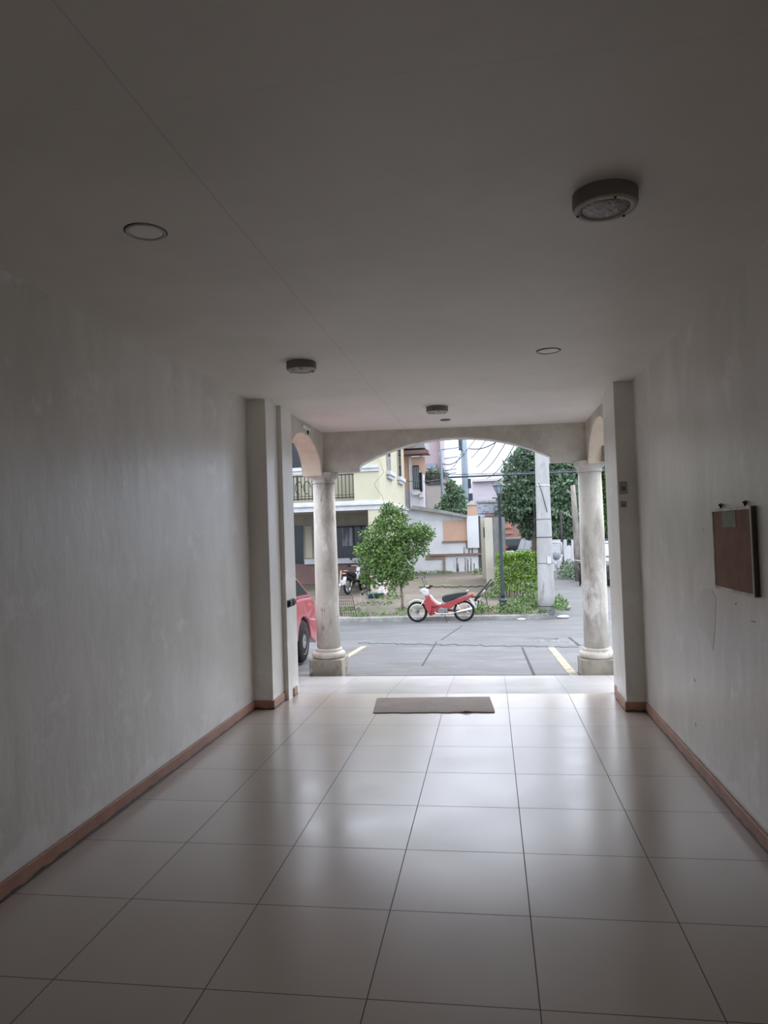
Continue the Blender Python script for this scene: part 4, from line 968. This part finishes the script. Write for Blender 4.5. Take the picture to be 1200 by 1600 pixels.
b = MB(); rb(b, O9, 690, 757, 740, 800, 95, 8, z0=-.7); rb(b, O9, 700, 762, 800, 780, 94, 8); b.build('wall', mat('distant_pinkgrey', (.48,.46,.50), .8, scale=.4), t)

# ------------------------------------------------------------------ big trees on the right
bush('shade_tree', 'dense dark tree between the street lamp and the concrete pole', 44.0,
     ((815,735,24,26,0),(808,775,26,28,-.5),(830,760,30,40,.5),(800,795,20,18,0),(835,805,28,26,.5),(825,710,18,16,0),(845,725,26,28,.8),(838,828,22,14,.4)), 15000, .26, LEAFD, (832,800), z0=-.6)
bush('shade_tree', 'dense tree with a pale trunk between the concrete pole and the right column', 42.0,
     ((875,740,26,26,0),(885,775,26,30,-.5),(865,790,24,32,.5),(895,735,24,22,.3),(880,815,22,16,0),(870,700,28,24,0)), 14000, .24, LEAFD, (896,760), z0=-.6)
bush('shade_tree', 'lighter green tree seen right of the right column', 46.0,
     ((950,730,22,30,0),(958,775,24,34,0),(945,690,24,22,0),(930,760,22,30,.4),(965,815,22,22,0)), 8000, .26, LEAF, (955,790), z0=-.6)
bush('far_thicket', 'dark thicket of shrubs far behind the white fence panels', 52.0,
     ((850,832,22,16,0),(872,830,20,20,0),(895,828,20,22,0),(920,828,20,22,0),(945,826,20,22,0),(968,826,20,22,0)), 9000, .30, LEAFD, (870,835), cat='shrub', z0=-.72, shell=.2)
pt = at(897, 800, 30)
t = thing('bare_trunk', 'pale bare tree trunk standing just left of the right column', 'tree trunk', (pt.x, 33.0, -.6))
OT = Vector((at(897,800,33).x, 33.0, -.6)); OT.z = -.72; t.location = OT
PBK = mat('pale_bark', (.27,.245,.22), .9, col2=(.14,.125,.11), scale=6, stretch=(1,1,.3), bump=.5)
MB().tube([Vector((at(904,880,33).x-OT.x, 0, -.03))]+[at(u_, v_, 33)-OT for u_, v_ in ((902,860),(901,840),(898,800),(895,758))], [.18,.16,.14,.13,.10], 12).build('trunk', PBK, t)
b = MB(); b.tube([at(900,815,33)-OT, at(889,805,33)-OT, at(880,800,33)-OT], [.05,.04,.02], 6); b.tube([at(896,775,33)-OT, at(885,765,33)-OT], [.05,.02], 6); b.build('branch', PBK, t)
weeds('weeds', [(Vector((at(889,872,34).x, 34.4, -.72)),.55,.8,1.0)], 9, 'bushy weeds around the foot of the bare pale trunk', ln=.16, m_=LEAFD)
# white panels under the trees
for i, (u0, u1, lab) in enumerate(((862,878,'white fence panel left of the dark stake, under the trees'), (881,886,'narrow white fence panel in the middle of three, under the trees'), (893,905,'white fence panel right beside the bare pale trunk'))):
    r = rect(u0, 843, u1, 868, 41.0); o = MB().box(0, 0, 0, r[2]-r[0], .12, r[3]+.72).build('fence_panel', WHT); o.location = (r[0], 41.0, -.72); tag(o, lab, 'fence', 'white fence panels under the trees')
q = at(878.5, 865, 40); o = MB().lathe([(.06,0),(.06,at(878,800,40).z+.72)], 8).build('dark_stake', IRON); o.location = (q.x, 40, -.72); tag(o, 'thin dark post between the white fence panels', 'post')

# ------------------------------------------------------------------ cars
def car(label, loc, rz, paint, prof='sedan', glass=GLASS, group=None, name='car', lights=PALEGL):
    """nose at +x, origin between the wheels on the ground"""
    t = thing(name, label, 'car', loc, rz, group)
    if prof == 'sedan':
        Lf, Lr, W, zr = 2.15, -2.15, .85, 1.45; wf, wr, wr_ = 1.32, -1.28, .31
        belt = [(2.12,.60),(2.0,.72),(1.2,.86),(.95,.90),(-1.35,.93),(-1.95,.92),(-2.12,.84)]
        cab = [(1.05,.94),(.35,1.40),(.0,1.46),(-.55,1.45),(-1.05,1.38),(-1.5,1.24),(-2.05,.92)]
        wins = [[(.80,.99),(.28,1.34),(-.08,1.39),(-.08,.99)],[(-.14,.99),(-.14,1.39),(-.6,1.38),(-.9,1.31),(-1.02,1.0)],[(-1.10,.98),(-1.04,1.31),(-1.45,1.20),(-1.82,.98)]]
    elif prof == 'van':
        Lf, Lr, W, zr = 2.1, -2.1, .86, 1.85; wf, wr, wr_ = 1.35, -1.3, .32
        belt = [(2.08,.7),(1.95,.85),(1.35,1.02),(-2.0,1.05),(-2.08,.95)]
        cab = [(1.5,1.0),(.75,1.66),(.3,1.78),(-1.6,1.78),(-1.9,1.65),(-2.05,1.05)]
        wins = [[(1.15,1.08),(.65,1.58),(.25,1.66),(.25,1.08)],[(.18,1.08),(.18,1.66),(-.8,1.66),(-.8,1.08)],[(-.88,1.08),(-.88,1.66),(-1.6,1.64),(-1.8,1.1)]]
    else:
        Lf, Lr, W, zr = 2.5, -2.5, .92, 1.8; wf, wr, wr_ = 1.6, -1.5, .38
        belt = [(2.48,.85),(2.35,1.0),(1.2,1.12),(-2.45,1.12),(-2.48,.95)]
        cab = [(1.25,1.08),(.6,1.68),(.3,1.76),(-1.9,1.76),(-2.2,1.64),(-2.42,1.08)] if prof == 'suv' else [(1.25,1.08),(.6,1.68),(.3,1.76),(-.6,1.74),(-.85,1.1)]
        wins = [[(.95,1.15),(.5,1.6),(.2,1.66),(.2,1.15)],[(.13,1.15),(.13,1.66),(-.55,1.65),(-.7,1.15)]]
        if prof == 'suv': wins.append([(-.8,1.15),(-.65,1.65),(-1.85,1.64),(-2.1,1.18)])
    g = .20 if prof in ('sedan', 'van') else .32
    pl = list(belt)+[(Lr, .45), (Lr+.1, g)]
    for c in (wr, wf):
        pl += [(c+(wr_+.05)*math.cos(a), wr_+(wr_+.05)*math.sin(a)) for a in fr(PI*.98, PI*.02, 10)]
    pl += [(Lf-.1, g), (Lf, .42)]
    n = len(pl)
    # body loft in three widths for rounded shoulders
    b = MB(); tops = []
    ws = [(-W, .96), (-W*.9, 1.0), (W*.9, 1.0), (W, .96)]
    vs = []
    for wy, sc_ in ws:
        for (x, z) in pl: vs.append((x*(sc_ if abs(x) > 1.9 else 1), wy*(1-.07*max(0, z-.6)/.5), z))
    b.add(vs, [(r_*n+i, r_*n+(i+1) % n, (r_+1)*n+(i+1) % n, (r_+1)*n+i) for r_ in range(3) for i in range(n)])
    b.f.append(tuple(range(n))[::-1]); b.sm.append(False); b.f.append(tuple(3*n+i for i in range(n))); b.sm.append(False)
    body = b.build('body', paint, t, bevel=.03)
    k = len(cab); wy = lambda z: W*(.90-.28*(z-.95)/.8)
    b = MB(); vs = [(x, -wy(z), z) for x, z in cab]+[(x, wy(z), z) for x, z in cab]
    b.add(vs, [(i, i+1, k+i+1, k+i) for i in range(k-1)]+[tuple(range(k))[::-1], tuple(range(k, 2*k))]+[(0, k, 2*k-1, k-1)]); b.build('cabin', paint, t, bevel=.03)
    for wpl in wins:
        for s in (-1, 1):
            b = MB(); kk = len(wpl); vs = [(x, s*(wy(z)+.008), z) for x, z in wpl]+[(x, s*(wy(z)-.02), z) for x, z in wpl]
            b.add(vs, [tuple(range(kk)), tuple(range(kk, 2*kk))[::-1]]+[(i, (i+1) % kk, kk+(i+1) % kk, kk+i) for i in range(kk)]); b.build('side_window', glass, t)
    for (a, c), nm in (((cab[0], cab[1]), 'windscreen'), ((cab[-1], cab[-2]), 'rear_window')):
        a_ = Vector((a[0], 0, a[1])); c_ = Vector((c[0], 0, c[1])); p1_, p2_ = a_.lerp(c_, .12), a_.lerp(c_, .92)
        nn = Vector(((c_-a_).z, 0, -(c_-a_).x)).normalized()*.012
        if nn.x*(1 if nm == 'windscreen' else -1) < 0: nn = -nn
        vs = []
        for off in (nn, -nn):
            for pp in (p1_, p2_):
                for s in (-1, 1): q_ = pp+off; vs.append((q_.x, s*(wy(pp.z)*.93), q_.z))
        MB().add(vs, ((0,1,3,2),(4,6,7,5),(0,2,6,4),(1,5,7,3),(0,4,5,1),(2,3,7,6))).build(nm, glass, t)
    for c in (wr, wf):
        for s in (-1, 1):
            M = Matrix.Translation((c, s*(W-.11), wr_)) @ Matrix.Rotation(PI/2, 4, 'X')
            wh = MB().lathe([(wr_*.6,-.1),(wr_*.92,-.1),(wr_,-.07),(wr_,.07),(wr_*.92,.1),(wr_*.6,.1)], 28, M).build('wheel', RUBBER, t)
            MB().lathe([(wr_*.62,-.104),(wr_*.55,-.09),(wr_*.2,-.106),(.01,-.106),(.01,.106),(wr_*.2,.106),(wr_*.55,.09),(wr_*.62,.104)], 20, M, cap=False).build('wheel_disc', ALLOY, wh)
    zl = belt[0][1]
    for s in (-1, 1):
        y0, y1 = sorted((s*W*.5, s*W*.88))
        MB().box(Lf-.16, y0, zl-.06, Lf+.012, y1, zl+.08).build('headlight', lights, t, bevel=.03)
        MB().box(Lr-.012, y0, zl+.06, Lr+.14, y1, zl+.26).build('tail_light', mat('tail_red', (.35,.03,.03), .3), t, bevel=.03)
        MB().box(.72 if prof == 'sedan' else .95, *sorted((s*W*.86, s*(W+.13))), .95 if prof == 'sedan' else 1.12, .9 if prof == 'sedan' else 1.1, ) if False else None
        x_ = .75 if prof == 'sedan' else 1.0; z_ = 1.0 if prof == 'sedan' else 1.18
        MB().box(x_, min(s*W*.84, s*(W+.14)), z_-.03, x_+.12, max(s*W*.84, s*(W+.14)), z_+.08).build('door_mirror', paint, t, bevel=.03)
    MB().box(Lf-.1, -W*.8, g+.02, Lf+.04, W*.8, .42 if prof == 'sedan' else .62).build('front_bumper', BLACKP if prof in ('suv','pickup') else paint, t, bevel=.03)
    MB().box(Lr-.04, -W*.8, g+.02, Lr+.1, W*.8, .42 if prof == 'sedan' else .62).build('rear_bumper', BLACKP if prof in ('suv','pickup') else paint, t, bevel=.03)
    MB().box(Lf+.035, -.2, .48, Lf+.05, .2, .6).build('front_plate', mat('blank_plate', (.7,.7,.7), .5), t)
    MB().box(Lr-.055, -.2, .48, Lr-.03, .2, .6).build('rear_plate', mat('blank_plate', (.7,.7,.7), .5), t)
    return t
REDC = mat('red_car_paint', (.36,.055,.075), .3, coat=.8)
CXc = -3.60; cyy = 9.03
c = car('red sedan parked tail outwards on the left, partly hidden by the left column', (CXc, cyy, gz(cyy)), -PI/2, REDC); c.rotation_euler = (0, R_(-2.2), -PI/2)
q = at(801, 868, 60); car('black car parked beyond the hedge, seen from behind left of the silver minivan', (q.x, 60, -.72), R_(91), mat('black_paint', (.007,.010,.013), .5, spec=.3), 'suv', mat('tinted_glass', (.012,.016,.02), .35, spec=.3))
q = at(844, 880, 47); car('silver minivan parked beyond the hedge, left of the concrete pole', (q.x, 47, -.72), R_(-72), mat('silver_paint', (.10,.115,.135), .4), 'van')
q = at(962, 905, 32.0); car('dark jeep partly hidden behind the right column', (q.x, 32.0, -.72), R_(-92), mat('dark_maroon_paint', (.022,.015,.022), .3, coat=.5), 'suv', PALEGL, lights=ALLOY)
# white tubular frame beside the pole
wy_ = 36.0; O0 = Vector((at(875,880,wy_).x, wy_, -.72))
t = thing('white_frame', 'white tubular frame with a crossed base right of the concrete pole', 'frame', O0)
def wf(u, v, dy=0): q = at(u, v, wy_+dy)-O0; q.z = max(q.z, .02); return q
MB().tube([wf(862,848), wf(877,848), wf(878,866)], .05, 6).build('upper_bar', WHT, t)
for a, c_ in (((867,886),(878,872)),((877,872),(877,887)),((865,876),(872,887)),((867,887),(878,887)),((877,872),(880,878)),((878,866),(878,874))): MB().tube([wf(*a), wf(*c_)], .045, 6).build('base_bar', WHT, t)
b = MB(); b.ball(wf(869,868), .2, 12, (1,.8,1.2)); b.build('grey_bag', mat('grey_bag', (.25,.28,.33), .6), t)
b = MB(); b.tube([wf(879,874), wf(887,887)], .06, 6); b.tube([wf(885,876), wf(888,887)], .04, 6); b.build('dark_support', IRON, t)
# bicycle leaning behind the right column
by_ = 30.0; OB = Vector((at(906,900,by_).x, by_, -.72))
t = thing('bicycle', 'dark bicycle seen end-on just left of the right column', 'bicycle', OB, R_(80))
for x_ in (0, 1.05): MB().lathe([(.33,-.02),(.345,0),(.33,.02),(.31,0),(.33,-.02)], 28, Matrix.Translation((x_,0,.345)) @ Matrix.Rotation(PI/2,4,'X'), cap=False).build('wheel', RUBBER, t)
b = MB(); b.tube([(0,0,.345),(.42,0,.3),(.35,0,.85),(0,0,.345)], .022, 6); b.tube([(.42,0,.3),(.9,0,.85),(.37,0,.8)], .022, 6); b.tube([(.88,0,.9),(1.05,0,.345)], .022, 6); b.build('frame', BLACKP, t)
MB().box(.22,-.07,.86,.48,.07,.92).build('saddle', SEATV, t, bevel=.02)
MB().tube([(.8,-.28,1.02),(.88,-.05,.98),(.88,.05,.98),(.8,.28,1.02)], .014, 6).build('handlebar', CHROME, t)
